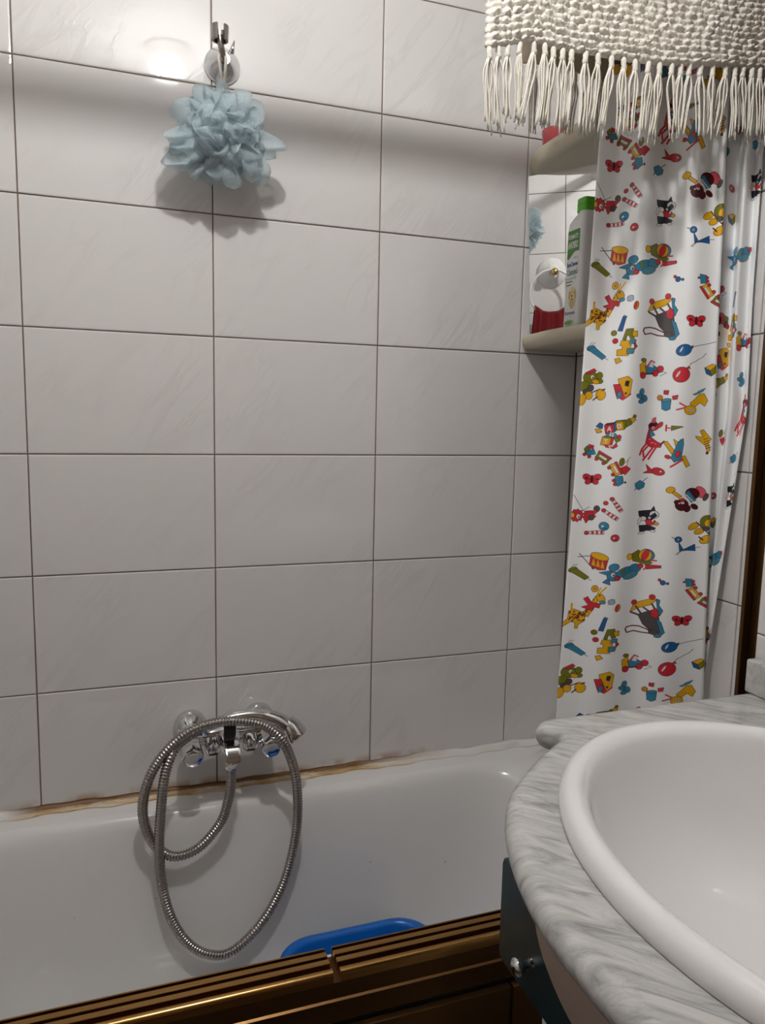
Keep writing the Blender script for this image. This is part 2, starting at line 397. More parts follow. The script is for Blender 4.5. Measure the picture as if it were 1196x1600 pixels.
# left wall, seen in the mirror
wl = struct(slab('wall_left', (XL - 0.12, YF, 0), (XL - 0.0025, 0.0, ZC), M['grout']))
ysl = [0.0, -0.339 + TW, -0.339, -0.339 - TW, -0.339 - 2 * TW, -0.339 - 3 * TW, -0.339 - 4 * TW, -0.339 - 5 * TW, YF]
zsl = [0.46 + 0.20 * i for i in range(0, 9)] + [ZC]
tile_wall(wl, lambda s, z: (XL, s, z), ysl, zsl, PI / 2)
struct(slab('wall_front', (XL - 0.12, YF - 0.1, 0), (XR + 0.12, YF, ZC), M['front_wood']))
struct(slab('ceiling', (XL - 0.12, YF - 0.1, ZC), (XR + 0.12, 0.12, ZC + 0.1), M['plaster']))
struct(slab('floor', (XL - 0.12, YF - 0.1, -0.1), (XR + 0.12, 0.12, 0.0), M['floor']))

# ------------------------------------------------------------------ bathtub
def rrect(x0, x1, y0, y1, r, z, per=14, side=10):
    pts = []
    for cx, cy, a0 in ((x1 - r, y1 - r, 0), (x0 + r, y1 - r, 90), (x0 + r, y0 + r, 180), (x1 - r, y0 + r, 270)):
        arc = [(cx + r * math.cos(math.radians(a0 + 90 * k / per)), cy + r * math.sin(math.radians(a0 + 90 * k / per)), z) for k in range(per + 1)]
        pts.extend(arc)
    # subdivide straight runs
    out = []
    for i in range(4):
        seg_ = pts[i * (per + 1):(i + 1) * (per + 1)]; nxt = pts[((i + 1) * (per + 1)) % len(pts)]
        out.extend(seg_)
        for k in range(1, side):
            t = k / side; out.append(tuple(a + (b_ - a) * t for a, b_ in zip(seg_[-1], nxt)))
    return out
TX0, TX1, TY0, TY1 = XL + 0.006, XR - 0.005, -0.530, -0.004
tub = bmesh.new()
L = []
L.append(rrect(TX0 + .006, TX1 - .006, TY0 + .006, TY1, 0.012, 0.49))
L.append(rrect(TX0, TX1, TY0, TY1, 0.012, 0.50))
L.append(rrect(TX0, TX1, TY0, TY1, 0.012, 0.536))
L.append(rrect(TX0 + .004, TX1 - .004, TY0 + .004, TY1 - .002, 0.012, 0.541))
ix0, ix1, iy0, iy1 = -0.30, 0.925, -0.480, -0.042
prof = [(0, 0.540, 0.11), (0.006, 0.5385, 0.11), (0.012, 0.534, 0.112), (0.018, 0.526, 0.115), (0.022, 0.514, 0.118), (0.026, 0.49, 0.12),
        (0.034, 0.43, 0.12), (0.042, 0.36, 0.12), (0.050, 0.29, 0.12), (0.058, 0.245, 0.12), (0.072, 0.212, 0.115), (0.093, 0.190, 0.11), (0.12, 0.180, 0.09), (0.17, 0.176, 0.05)]
for ins, z, r_ in prof:
    ex = ins * (1.0 if z > 0.5 else 1.0 + 1.5 * (0.5 - z))
    L.append(rrect(ix0 + ex * 1.6, ix1 - ex * 1.5, iy0 + ins, iy1 - ins, r_, z))
add_loft(tub, L, True, False, True)
ob = from_bm('bathtub', tub, M['enamel'], auto=50)
tag(ob, 'white enamelled bathtub with a rounded rim along the tiled back wall', 'bathtub')
# sealant bead along back joint and right joint
bm = bmesh.new()
pts = []
for k in range(0, 141):
    x = XL + 0.01 + (XR - XL - 0.012) * k / 140
    wob = 0.0012 * math.sin(37 * x) + 0.0010 * math.sin(91 * x + 1)
    pts.append([(x, 0.001, 0.5535 + wob), (x, -0.0035, 0.551 + wob), (x, -0.0075 + wob, 0.5465), (x, -0.0105 + 2 * wob, 0.5428), (x, -0.0135 + 2 * wob, 0.5405), (x, -0.004, 0.538)])
add_loft(bm, pts, True, True, True)
so = from_bm('bath_sealant_back', bm, M['sealant']); so.name = 'trim_1'
struct(so)
bm = bmesh.new()
pts = []
for k in range(0, 41):
    y = -0.002 - 0.45 * k / 40
    pts.append([(XR, y, 0.556), (XR - 0.004, y, 0.552), (XR - 0.009, y, 0.5465), (XR - 0.016, y, 0.5415), (XR - 0.006, y, 0.538)])
add_loft(bm, pts, True, True, True)
struct(from_bm('trim_2', bm, M['sealant']))

# bronze front panel below the rim
for x0, x1 in ((XL + 0.004, 0.300), (0.303, 0.606), (0.609, XR - 0.004)):
    box('front_panel', (x0, -0.541, 0.002), (x1, -0.531, 0.488), M['dark_bronze'], ob, 0.0015)

# bottom rail of the shower screen: two lengths with a gap, three grooves
rail = thing('shower_screen_rail', 'gold bronze grooved rail along the front rim of the bathtub', 'rail', (0.3, -0.51, 0.541))
RY = -0.488
def rail_top_profile():
    pts = [(RY, 0.5470)]
    fins = [(0.0, 0.0022), (0.0070, 0.0150), (0.0200, 0.0280)]
    for i, (a, b_) in enumerate(fins):
        if i > 0: pts.append((RY - a, 0.5490))
        pts += [(RY - a, 0.5600), (RY - a - 0.0005, 0.5605), (RY - b_ + 0.0005, 0.5605), (RY - b_, 0.5600), (RY - b_, 0.5490)]
    pts.append((RY - 0.0330, 0.5490))
    for k in range(10):
        a = math.radians(180 - 180 * k / 9)
        pts.append((RY - 0.0388 - 0.0058 * math.cos(math.pi - a) * -1.0, 0.5545 + 0.0060 * math.sin(a)))
    pts.append((RY - 0.0446, 0.5470))
    return pts
def rail_base_profile():
    y0 = RY
    return [(y0 - 0.0002, 0.5415), (y0 - 0.0002, 0.5468), (y0 - 0.0446, 0.5468), (y0 - 0.0446, 0.526), (y0 - 0.0475, 0.5245), (y0 - 0.0475, 0.523), (y0 - 0.0455, 0.5225), (y0 - 0.0455, 0.496), (y0 - 0.0437, 0.4945), (y0 - 0.0430, 0.4950), (y0 - 0.0430, 0.5415)]
def rail_length(x0, x1, name='rail_length', pr=None):
    bm = bmesh.new(); pr = pr or rail_top_profile()
    add_loft(bm, [[(x, y, z) for y, z in pr] for x in (x0, x1)], True, True, True)
    return from_bm(name, bm, M['bronze'], rail, auto=25)
rb_ = rail_length(XL + 0.004, XR - 0.004, 'rail_base', rail_base_profile()); rb_.data.materials[0] = M['dark_bronze']
rail_length(XL + 0.004, 0.3675); rail_length(0.3765, XR - 0.004)
adopt(rail)
box_ = thing('shower_screen_jamb', 'dark bronze upright profile on the right wall at the end of the bath rail', 'jamb', (1.0, -0.508, 0.561))
box('jamb_channel', (0.990, -0.530, 0.561), (1.0115, -0.521, 1.93), M['dark_bronze'], box_, 0.001)
box('jamb_flange', (0.9985, -0.5205, 0.561), (1.0115, -0.500, 1.93), M['dark_bronze'], box_, 0.001)
box('jamb_edge', (0.986, -0.499, 0.561), (1.0115, -0.492, 1.93), M['dark_bronze'], box_, 0.001)
adopt(box_)

# ------------------------------------------------------------------ blue washing-up basin in the bath
bl = bmesh.new(); L = []
bx0, bx1, by0, by1 = 0.372, 0.632, -0.430, -0.166
for ins, z, r_ in ((0.030, 0.181, 0.04), (0.018, 0.190, 0.05), (0.006, 0.300, 0.055), (0.004, 0.318, 0.056), (-0.006, 0.319, 0.062), (-0.008, 0.324, 0.064), (-0.006, 0.3295, 0.064), (-0.001, 0.3315, 0.060), (0.005, 0.330, 0.056), (0.008, 0.324, 0.054), (0.012, 0.27, 0.052), (0.022, 0.200, 0.05), (0.032, 0.188, 0.04), (0.06, 0.185, 0.03)):
    L.append(rrect(bx0 + ins, bx1 - ins, by0 + ins, by1 - ins, r_, z, 10, 5))
add_loft(bl, L, True, True, True)
bo = from_bm('wash_basin_tub', bl, M['blue'], auto=60)
bo.name = 'plastic_basin'; tag(bo, 'bright blue plastic basin standing in the bathtub behind the rail', 'basin')

# ------------------------------------------------------------------ mixer tap
tap = thing('bath_mixer', 'chrome two-handle bath mixer on the tiles above the bath', 'tap', (0.308, 0.0, 0.665))
for x in (0.247, 0.369):
    bm = bmesh.new()
    add_lathe(bm, (x, 0.0, 0.667), (0, -1, 0), [(0.0290, 0), (0.0292, 0.004), (0.0275, 0.013), (0.0225, 0.022), (0.0150, 0.029), (0.0125, 0.032), (0.0120, 0.046)], 32)
    from_bm('wall_flange', bm, M['chrome'], tap, auto=50)
bm = bmesh.new()
add_lathe(bm, (0.226, -0.056, 0.667), (1, 0, 0), [(0.004, 0), (0.015, 0.002), (0.0185, 0.012), (0.0185, 0.03), (0.0155, 0.036), (0.0165, 0.06), (0.0195, 0.068), (0.0195, 0.096), (0.0165, 0.104), (0.0155, 0.128), (0.0185, 0.134), (0.0185, 0.152), (0.015, 0.162), (0.004, 0.164)], 28)
from_bm('body', bm, M['chrome'], tap, auto=40)
for x in (0.243, 0.3725):
    bm = bmesh.new()
    add_lathe(bm, (x, -0.068, 0.664), (0, -0.985, -0.17), [(0.011, 0), (0.014, 0.004), (0.0168, 0.008), (0.0175, 0.030), (0.0176, 0.046), (0.0165, 0.050)], 8)
    bmesh.ops.bevel(bm, geom=[e for e in bm.edges], offset=0.0009, segments=1, affect='EDGES')
    k = from_bm('handle', bm, M['chrome'], tap, auto=20)
    bm = bmesh.new()
    add_lathe(bm, (x, -0.068 - 0.0492, 0.664 - 0.0085), (0, -0.985, -0.17), [(0.0140, 0), (0.0140, 0.0008), (0.012, 0.0016), (0.004, 0.0018)], 24)
    from_bm('handle_cap', bm, M['chrome'], k, auto=40)
bm = bmesh.new()                     # central spout block with square outlet
def sq(c, wx, wz, n_, t_):
    c = Vector(c); n_ = Vector(n_).normalized(); t_ = Vector(t_); return [c + t_ * wx * sx_ + n_.cross(t_) * wz * sz_ for sx_, sz_ in ((-1, -1), (1, -1), (1, 1), (-1, 1))]
loops = []
for (p, d, wx, wz) in (((0.307, -0.066, 0.668), (0, -1, 0), 0.017, 0.012), ((0.307, -0.085, 0.668), (0, -1, -0.1), 0.015, 0.011), ((0.307, -0.103, 0.664), (0, -0.8, -0.5), 0.0125, 0.011),
                      ((0.307, -0.116, 0.654), (0, -0.35, -0.95), 0.011, 0.010), ((0.307, -0.119, 0.643), (0, -0.1, -1), 0.0115, 0.0105)):
    loops.append(sq(p, wx, wz, d, (1, 0, 0)))
add_loft(bm, loops, True, True, True)
bmesh.ops.bevel(bm, geom=[e for e in bm.edges], offset=0.002, segments=2, affect='EDGES')
from_bm('spout', bm, M['chrome'], tap, auto=35)
for x in (0.279, 0.343):             # the two valve bonnets beside the spout
    bm = bmesh.new()
    add_lathe(bm, (x, -0.066, 0.664), (0, -0.6, -0.8), [(0.014, 0), (0.0145, 0.012), (0.013, 0.022), (0.009, 0.026)], 20)
    from_bm('valve_bonnet', bm, M['chrome'], tap, auto=40)
bm = bmesh.new()                     # black cradle
loops = []
for (p, d, wx, wz) in (((0.3025, -0.092, 0.676), (0, -0.6, 0.4), 0.008, 0.006), ((0.3025, -0.104, 0.680), (0, -0.8, 0.5), 0.009, 0.006), ((0.3025, -0.113, 0.690), (0, -0.2, 1), 0.0098, 0.0045), ((0.3025, -0.113, 0.706), (0, 0.1, 1), 0.0098, 0.004), ((0.3025, -0.109, 0.716), (0, 0.4, 0.9), 0.0085, 0.003)):
    loops.append(sq(p, wx, wz, d, (1, 0, 0)))
add_loft(bm, loops, True, True, True)
bmesh.ops.bevel(bm, geom=[e for e in bm.edges], offset=0.0012, segments=2, affect='EDGES')
from_bm('cradle', bm, M['black'], tap, auto=40)['label'] = 'black plastic hand shower cradle'
adopt(tap)

# hand shower lying on the cradle, with its long hose
hs = thing('hand_shower', 'chrome hand shower with ribbed hose looped over the bath mixer', 'shower head', (0.32, -0.095, 0.70))
bm = bmesh.new()
hp = resample(catmull([(0.262, -0.090, 0.694), (0.285, -0.089, 0.703), (0.316, -0.088, 0.7085), (0.352, -0.088, 0.707), (0.386, -0.090, 0.695), (0.412, -0.094, 0.674)]), 0.004)
add_tube(bm, hp, lambda t: 0.0085 + 0.0085 * max(0, t - 0.25) / 0.75, 18)
from_bm('handle', bm, M['chrome'], hs)
bm = bmesh.new()
add_lathe(bm, (0.407, -0.090, 0.681), (0.55, -0.35, -0.76), [(0.008, -0.014), (0.017, -0.010), (0.0215, 0.004), (0.0225, 0.018), (0.0215, 0.024), (0.018, 0.026), (0.003, 0.0255)], 28)
from_bm('spray_head', bm, M['chrome'], hs, auto=40)
HP = [(0.3035, -0.121, 0.64), (0.3038, -0.1145, 0.6026), (0.3001, -0.1088, 0.5718), (0.2878, -0.1024, 0.53), (0.2504, -0.1, 0.4888), (0.2084, -0.1, 0.4815), (0.1761, -0.1015, 0.5145), (0.1618, -0.1088, 0.5715), (0.1714, -0.1193, 0.6304), (0.1947, -0.1232, 0.6724), (0.23, -0.125, 0.7044), (0.2708, -0.125, 0.7168), (0.3123, -0.125, 0.7162), (0.3548, -0.125, 0.7044), (0.3864, -0.1299, 0.6777), (0.4081, -0.1227, 0.6258), (0.417, -0.1194, 0.5705), (0.4177, -0.1082, 0.4932), (0.3982, -0.1052, 0.4044), (0.3572, -0.1119, 0.3383), (0.3065, -0.1154, 0.2978), (0.2684, -0.1154, 0.2983), (0.2316, -0.113, 0.3255), (0.2043, -0.1084, 0.3753), (0.1901, -0.1016, 0.4377), (0.1867, -0.1113, 0.5127), (0.1905, -0.1203, 0.584), (0.1971, -0.1254, 0.6405), (0.2118, -0.122, 0.6782), (0.229, -0.108, 0.688), (0.25, -0.096, 0.693), (0.264, -0.0905, 0.695)]
hose_path = resample(catmull(HP, 14), 0.00105)
bm = bmesh.new()
add_tube(bm, hose_path, [0.0064 + 0.0023 * (0.5 + 0.5 * math.cos(2 * PI * i / 5.0)) ** 0.7 for i in range(len(hose_path))], 10)
from_bm('hose', bm, M['hose'], hs)
for p, d in (((0.3035, -0.1195, 0.646), (0, -0.1, -1)), ((0.2700, -0.0895, 0.6975), (-0.9, -0.1, -0.4))):
    bm = bmesh.new(); add_lathe(bm, p, d, [(0.0092, 0), (0.0098, 0.002), (0.0098, 0.010), (0.0085, 0.014)], 8)
    from_bm('hose_nut', bm, M['chrome'], hs, auto=30)
adopt(hs)

# ------------------------------------------------------------------ wall bracket and loofah
br = thing('shower_bracket', 'conical chrome shower holder on the wall above the blue loofah', 'bracket', (0.311, 0.0, 1.782))
bm = bmesh.new(); add_lathe(bm, (0.311, 0.0, 1.782), (0, -1, 0), [(0.0285, 0.0), (0.0290, 0.003), (0.0275, 0.006), (0.019, 0.018), (0.012, 0.027), (0.009, 0.031)], 40)
from_bm('flange', bm, M['chrome'], br, auto=40)
bm = bmesh.new(); add_tube(bm, catmull([(0.311, -0.028, 1.782), (0.308, -0.046, 1.776), (0.304, -0.058, 1.779), (0.301, -0.062, 1.790), (0.2995, -0.063, 1.800)], 8), 0.0050, 14)
from_bm('arm', bm, M['steel'], br)
bm = bmesh.new()                       # open C-shaped cup
cup_c = Vector((0.2996, -0.068, 1.790)); loops = []
for k in range(25):
    a = math.radians(-90 + 24 + (360 - 48) * k / 24)
    d = Vector((math.cos(a), math.sin(a), 0)); t = 0.0
    loops.append([cup_c + d * 0.0090 + Vector((0, 0, 0)), cup_c + d * 0.0125, cup_c + d * 0.0135 + Vector((0, 0, 0.021)), cup_c + d * 0.0105 + Vector((0, 0, 0.021))])
add_loft(bm, loops, True, True, True)
from_bm('holder_cup', bm, M['steel'], br, auto=40)
bm = bmesh.new(); add_lathe(bm, (0.325, -0.004, 1.800), (0.2, -0.35, 0.9), [(0.0045, 0), (0.004, 0.008), (0.0008, 0.022)], 10)
from_bm('lug', bm, M['chrome'], br)
adopt(br)

lf = thing('bath_loofah', 'pale blue net bath loofah hanging by a white cord from the chrome bracket', 'loofah', (0.302, -0.075, 1.655))
rr = random.Random(11)
LC = Vector((0.301, -0.072, 1.652))
def ruffle(d, R, width, curl, ph, seedv, back=0.25, nu=20, nv=10):
    """one puffed fold of the net: a loop that leaves the centre, bulges and returns"""
    d = Vector(d).normalized(); a, b_, _ = frame(d)
    rot = ph; t_ = (a * math.cos(rot) + b_ * math.sin(rot)); q = d.cross(t_)
    q2 = random.Random(seedv); f1, f2, f3 = q2.uniform(0, 6), q2.uniform(0, 6), q2.uniform(0, 6)
    bm = bmesh.new(); vs = []
    for i in range(nu + 1):
        s = i / nu; row = []
        ang = s * PI
        for j in range(nv + 1):
            u = j / nv * 2 - 1
            rad = R * (math.sin(ang) ** 0.75) * (1 + 0.10 * math.sin(5 * u + f1) + 0.06 * math.sin(9 * s + f2 + 2 * u))
            side = curl * math.cos(ang) * (0.4 + 0.6 * math.sin(ang) ** 0.5)
            wv = width * u * (0.30 + 0.75 * math.sin(ang) ** 0.8)
            p = LC + d * (rad * (1 - 0.42 * abs(u) ** 3)) + t_ * (side + 0.009 * math.sin(7 * u + f3) * math.sin(ang)) + q * (wv + 0.007 * math.sin(8 * s + f2))
            if p.y > -0.006: p.y = -0.006 - 0.15 * (p.y + 0.006)
            if p.y > -0.006: p.y = -0.006
            row.append(bm.verts.new(p))
        vs.append(row)
    for i in range(nu):
        for j in range(nv):
            bm.faces.new((vs[i][j], vs[i + 1][j], vs[i + 1][j + 1], vs[i][j + 1]))
    return bm
dirs = []
K = 58
for k in range(K):                       # spread directions, dense on the side seen
    z = 1 - 2 * (k + 0.5) / K; a = k * 2.39996; s_ = math.sqrt(1 - z * z)
    dirs.append(Vector((s_ * math.cos(a), s_ * math.sin(a), z)))
for k, d in enumerate(dirs):
    if d.y > 0.55: continue
    R = 0.064 * rr.uniform(0.80, 1.15) * (1.0 + 0.10 * abs(d.x)) * (0.92 if d.y < -0.3 else 1.0)
    if d.z > 0.8: R *= 0.85
    from_bm('ruffle', ruffle(d, R, rr.uniform(0.014, 0.024), rr.uniform(0.014, 0.032), rr.uniform(0, 6.28), 100 + k), M['net'], lf)
# a few folds that stick out: left, lower left, right, bottom
for k, (d, R, wd) in enumerate((((-0.95, -0.1, -0.25), 0.088, 0.020), ((-0.85, 0.0, -0.62), 0.093, 0.018), ((0.97, 0, -0.18), 0.091, 0.021), ((0.75, -0.1, -0.66), 0.092, 0.022), ((0.25, -0.2, -1), 0.072, 0.030), ((-0.3, -0.2, -0.95), 0.064, 0.026), ((-0.5, -0.2, 0.85), 0.066, 0.018), ((0.75, 0, 0.68), 0.070, 0.018), ((0.05, -0.1, 1), 0.074, 0.010))):
    from_bm('ruffle', ruffle(d, R, wd, 0.026, k * 1.3, 300 + k), M['net'], lf)
bm = bmesh.new()
add_tube(bm, catmull([(0.3025, -0.068, 1.700), (0.3035, -0.067, 1.720), (0.3005, -0.064, 1.748), (0.2985, -0.058, 1.771), (0.3035, -0.052, 1.7835), (0.3095, -0.056, 1.773), (0.3075, -0.064, 1.748), (0.3045, -0.068, 1.722), (0.304, -0.069, 1.700)], 8), 0.0023, 8)
add_lathe(bm, (0.304, -0.067, 1.716), (0, 0, 1), [(0.001, -0.004), (0.0032, -0.002), (0.0034, 0.002), (0.001, 0.005)], 10)
from_bm('cord', bm, M['cord'], lf)
adopt(lf)

# ------------------------------------------------------------------ corner shelf with mirror
cs = thing('corner_shelf', 'ivory two-tier corner shelf with a mirror back beside the shower curtain', 'shelf', (0.95, -0.1, 1.358))
def shelf_outline(fx, fr):
    return [(0.886, -0.001), (0.880, -0.018), (fx + 0.004, -0.06), (fx, -0.10), (fx - 0.002, -0.20), (fx + 0.004, -0.255), (fx + 0.03, -0.30), (0.94, -0.325), (1.010, -0.330), (1.010, -0.001)]
def shelf(z0, z1, fx, lipz):
    pts = shelf_outline(fx, 0); k = len(pts)
    sm = catmull([(x, y, 0) for x, y in pts[:9]], 5) + [Vector((1.010, -0.001, 0))]
    c = Vector((0.97, -0.14, 0)); bm = bmesh.new(); loops = []
    def scaled(f, z): return [(p.x + (c.x - p.x) * f * (1 if p.x < 1.0 else 0), p.y + (c.y - p.y) * f * (1 if p.y < -0.01 and p.x < 1.0 else 0), z) for p in sm]
    h = z1 - z0
    for f, z in ((0.40, z0), (0.14, z0), (0.07, z0 + 0.08 * h), (0.025, z0 + 0.25 * h), (0.0, z0 + 0.5 * h), (0.0, z0 + 0.72 * h), (0.02, z0 + 0.92 * h), (0.06, z1), (0.10, z1), (0.13, z1 - lipz), (0.5, z1 - lipz)):
        loops.append(scaled(f, z))
    add_loft(bm, loops, True, True, True)
    return from_bm('shelf_board', bm, M['ivory'], cs, auto=50)
shelf(1.357, 1.383, 0.872, 0.003); shelf(1.677, 1.707, 0.858, 0.004)
# mirror panel, leaning forward slightly
mn = Vector((-0.823, -0.565, -0.061)).normalized(); mt = Vector((0.566, -0.824, 0)).normalized(); mu_ = mn.cross(mt)
if mu_.z < 0: mu_ = -mu_
bm = bmesh.new(); base = Vector((0.887, 0.0, 1.53))
def mpt(s, h, d): return base + mt * s + mu_ * h - mn * d
loops = []
for d in (0.003, 0.0):
    loops.append([mpt(0.0115, -0.150, d), mpt(0.222, -0.150, d), mpt(0.213, 0.148, d), mpt(0.003, 0.148, d)])
add_loft(bm, loops, True, True, True)
from_bm('mirror', bm, M['mirror'], cs, smooth=False)
adopt(cs)

# ------------------------------------------------------------------ shampoo bottle
sb = thing('shampoo_bottle', 'white shampoo bottle with green flip cap on the lower corner shelf', 'bottle', (0.903, -0.168, 1.381))
bx, by, bz = 0.884, -0.193, 1.3812
def rr2(x0, x1, y0, y1, r, z, per=5):
    pts = []
    for cx, cy, a0 in ((x1 - r, y1 - r, 0), (x0 + r, y1 - r, 90), (x0 + r, y0 + r, 180), (x1 - r, y0 + r, 270)):
        for k in range(per + 1):
            a = math.radians(a0 + 90 * k / per); pts.append((cx + r * math.cos(a), cy + r * math.sin(a), z))
    return pts
def slope_loop(x0, x1, y0, y1, r, zf):
    return [(x, y, zf(y)) for x, y, _ in rr2(x0, x1, y0, y1, r, 0)]
X0, X1, Y0, Y1 = bx, bx + 0.036, by, by + 0.051
bm = bmesh.new(); L = []
L.append(rr2(X0 + .003, X1 - .003, Y0 + .003, Y1 - .003, 0.008, bz)); L.append(rr2(X0, X1, Y0, Y1, 0.009, bz + 0.004)); L.append(rr2(X0, X1, Y0, Y1, 0.009, bz + 0.09)); 
L.append(rr2(X0 + .0005, X1 - .0005, Y0, Y1, 0.009, bz + 0.165))
zs_ = lambda y: bz + 0.172 + 0.020 * max(0, min(1, (Y1 - 0.004 - y) / 0.024))
L.append(slope_loop(X0 + .001, X1 - .001, Y0 + .001, Y1 - .002, 0.009, zs_))
L.append(slope_loop(X0 + .004, X1 - .004, Y0 + .003, Y1 - .008, 0.008, lambda y: zs_(y) + 0.002))
add_loft(bm, L, True, True, True)
from_bm('bottle_body', bm, M['bottle'], sb, auto=50)
bm = bmesh.new()
add_loft(bm, [rr2(X0 + .004, X1 - .002, Y0 + .002, Y0 + .030, 0.006, z) if i not in (0, 3) else rr2(X0 + .0045, X1 - .0025, Y0 + .0025, Y0 + .0295, 0.006, z) for i, z in enumerate((bz + 0.192, bz + 0.1935, bz + 0.2135, bz + 0.2150))], True, True, True)
cp = from_bm('cap', bm, M['green'], sb, auto=50); cp['label'] = 'bright green flip cap'
bm = bmesh.new(); add_loft(bm, [rr2(X0 + .0037, X1 - .0017, Y0 + .0017, Y0 + .0303, 0.006, bz + z) for z in (0.2045, 0.2053)], True, True, True)
from_bm('cap_seam', bm, M['ink_green'], cp)
# printed label on the face x = X0 ; local axes: right = -y, up = z
def lab(s, h, lift=0.0004):            # s: 0 at far edge .. 1 near edge
    return Vector((X0 - lift, Y1 - 0.0085 - s * (Y1 - Y0 - 0.017), bz + h))
def label_poly(name, pts, mat, lift):
    bm = bmesh.new(); loops = [[lab(s, h, lift) for s, h in pts], [lab(s, h, lift - 0.0003) for s, h in pts]]
    add_loft(bm, loops, True, True, True); return from_bm(name, bm, M[mat], sb, smooth=False)
wave = [(0.0, 0.118)] + [(i / 8, 0.118 + 0.012 * (i / 8) + 0.0025 * math.sin(i / 8 * 6.28 - 2.2)) for i in range(1, 9)]
label_poly('label_panel', wave + [(1.0, 0.164), (0.0, 0.164)], 'ink_green', 0.0004)
def text(body, s0, h, size, wscale, mat, lift=0.0008, bold=0.0):
    cu = bpy.data.curves.new('label_text', 'FONT'); cu.body = body; cu.size = size; cu.offset = bold; cu.resolution_u = 2
    o = bpy.data.objects.new('label_text', cu); COL.objects.link(o)
    me = bpy.data.meshes.new_from_object(o); bpy.data.objects.remove(o); bpy.data.curves.remove(cu)
    xs_ = [v.co.x for v in me.vertices]; x0, x1 = min(xs_), max(xs_)
    Wd = (Y1 - Y0 - 0.017)
    k = wscale * Wd / (x1 - x0)
    for v in me.vertices:
        x, z = (v.co.x - x0) * k, v.co.y
        p = lab(s0, h, lift); v.co = Vector((p.x, p.y - x, p.z + z))
    ob_ = link('label_text', me, M[mat], sb, smooth=False); return ob_
text('FORMATO', 0.08, 0.1495, 0.0105, 0.84, 'ink_white', bold=0.0003)
text('AHORRO', 0.06, 0.1340, 0.0160, 0.88, 'ink_white', bold=0.0005)
text('1000 ml', 0.60, 0.1155, 0.0050, 0.38, 'ink_grey')
text('SunClense', 0.02, 0.1040, 0.0100, 0.96, 'ink_blue', bold=0.0003)
text('Champú', 0.04, 0.0895, 0.0150, 0.94, 'ink_teal', bold=0.0001)
text('Acondicionador', 0.04, 0.0820, 0.0062, 0.92, 'ink_teal')
for h_, e_ in ((0.0775, 0.55), (0.0720, 0.45)):      # two lines too small to read
    label_poly('fine_print', [(0.03, h_), (e_, h_), (e_, h_ + 0.0018), (0.03, h_ + 0.0018)], 'ink_grey', 0.0005)
text('Vitaminado', 0.02, 0.0225, 0.0085, 0.90, 'ink_blue', bold=0.0001)
def ell(cx, cz, rx, rz, k=18, rot=0.0):
    return [(cx + rx * math.cos(2 * PI * i / k) * math.cos(rot) - rz / 0.034 * math.sin(2 * PI * i / k) * math.sin(rot), cz + 0.034 * rx * math.cos(2 * PI * i / k) * math.sin(rot) + rz * math.sin(2 * PI * i / k) * math.cos(rot)) for i in range(k)]
label_poly('dog_picture', ell(0.60, 0.050, 0.36, 0.0185), 'ink_pale', 0.0005)
label_poly('dog_picture', ell(0.62, 0.0425, 0.20, 0.0105), 'ink_gold', 0.0007)
label_poly('dog_picture', ell(0.62, 0.0575, 0.24, 0.0100), 'ink_cream', 0.0009)
label_poly('dog_picture', ell(0.38, 0.0555, 0.07, 0.0075), 'ink_gold', 0.0011)
label_poly('dog_picture', ell(0.86, 0.0555, 0.07, 0.0075), 'ink_gold', 0.0011)
label_poly('dog_picture', ell(0.62, 0.0520, 0.13, 0.0048), 'ink_cream', 0.0013)
label_poly('dog_picture', ell(0.62, 0.0535, 0.055, 0.0018), 'ink_black', 0.0015)
label_poly('dog_picture', ell(0.62, 0.0485, 0.05, 0.0014), 'ink_brown', 0.0015)
for s_ in (0.50, 0.74): label_poly('dog_picture', ell(s_, 0.0590, 0.03, 0.0010), 'ink_black', 0.0013)
label_poly('badge', ell(0.42, 0.0090, 0.40, 0.0050), 'ink_leaf', 0.0005)
text('EURO', 0.14, 0.0070, 0.0055, 0.50, 'ink_green', 0.0009, 0.0002)
for i, (s_, h_) in enumerate(((0.25, 0.0335), (0.45, 0.0360), (0.70, 0.0350), (0.30, 0.0165), (0.55, 0.0180))):
    label_poly('sparkle', [(s_, h_ - 0.002), (s_ + 0.03, h_), (s_, h_ + 0.002), (s_ - 0.03, h_)], 'ink_pale', 0.0006)
adopt(sb)

# things on the upper shelf
pk = thing('soap_dish', 'pink translucent plastic dish at the edge of the upper corner shelf', 'dish', (0.900, -0.10, 1.7035))
bm = bmesh.new()
L = []
for sc_, z in ((0.5, 0.0), (0.8, 0.002), (0.95, 0.014), (1.0, 0.030), (0.96, 0.0305), (0.90, 0.016), (0.72, 0.005), (0.3, 0.0045)):
    L.append([(0.900 + 0.030 * sc_ * math.cos(2 * PI * k / 20), -0.085 + 0.045 * sc_ * math.sin(2 * PI * k / 20), 1.7035 + z + (0.008 * math.cos(2 * PI * k / 20 - 2.2) if z > 0.02 else 0)) for k in range(20)])
add_loft(bm, L, True, True, True)
from_bm('dish', bm, M['pink'], pk, auto=60)
adopt(pk)
wbt = thing('lotion_bottle', 'plain white bottle on the upper corner shelf behind the mat fringe', 'bottle', (0.918, -0.205, 1.7035))
bm = bmesh.new(); add_lathe(bm, (0.918, -0.205, 1.7035), (0, 0, 1), [(0.020, 0), (0.022, 0.003), (0.022, 0.085), (0.019, 0.097), (0.010, 0.104), (0.0095, 0.112)], 28)
from_bm('bottle_body', bm, M['bottle'], wbt, auto=50)
bm = bmesh.new(); add_lathe(bm, (0.918, -0.205, 1.8135), (0, 0, 1), [(0.0115, 0), (0.0118, 0.001), (0.0112, 0.020), (0.010, 0.0215)], 24)
from_bm('cap', bm, M['white_lacquer'], wbt, auto=50)
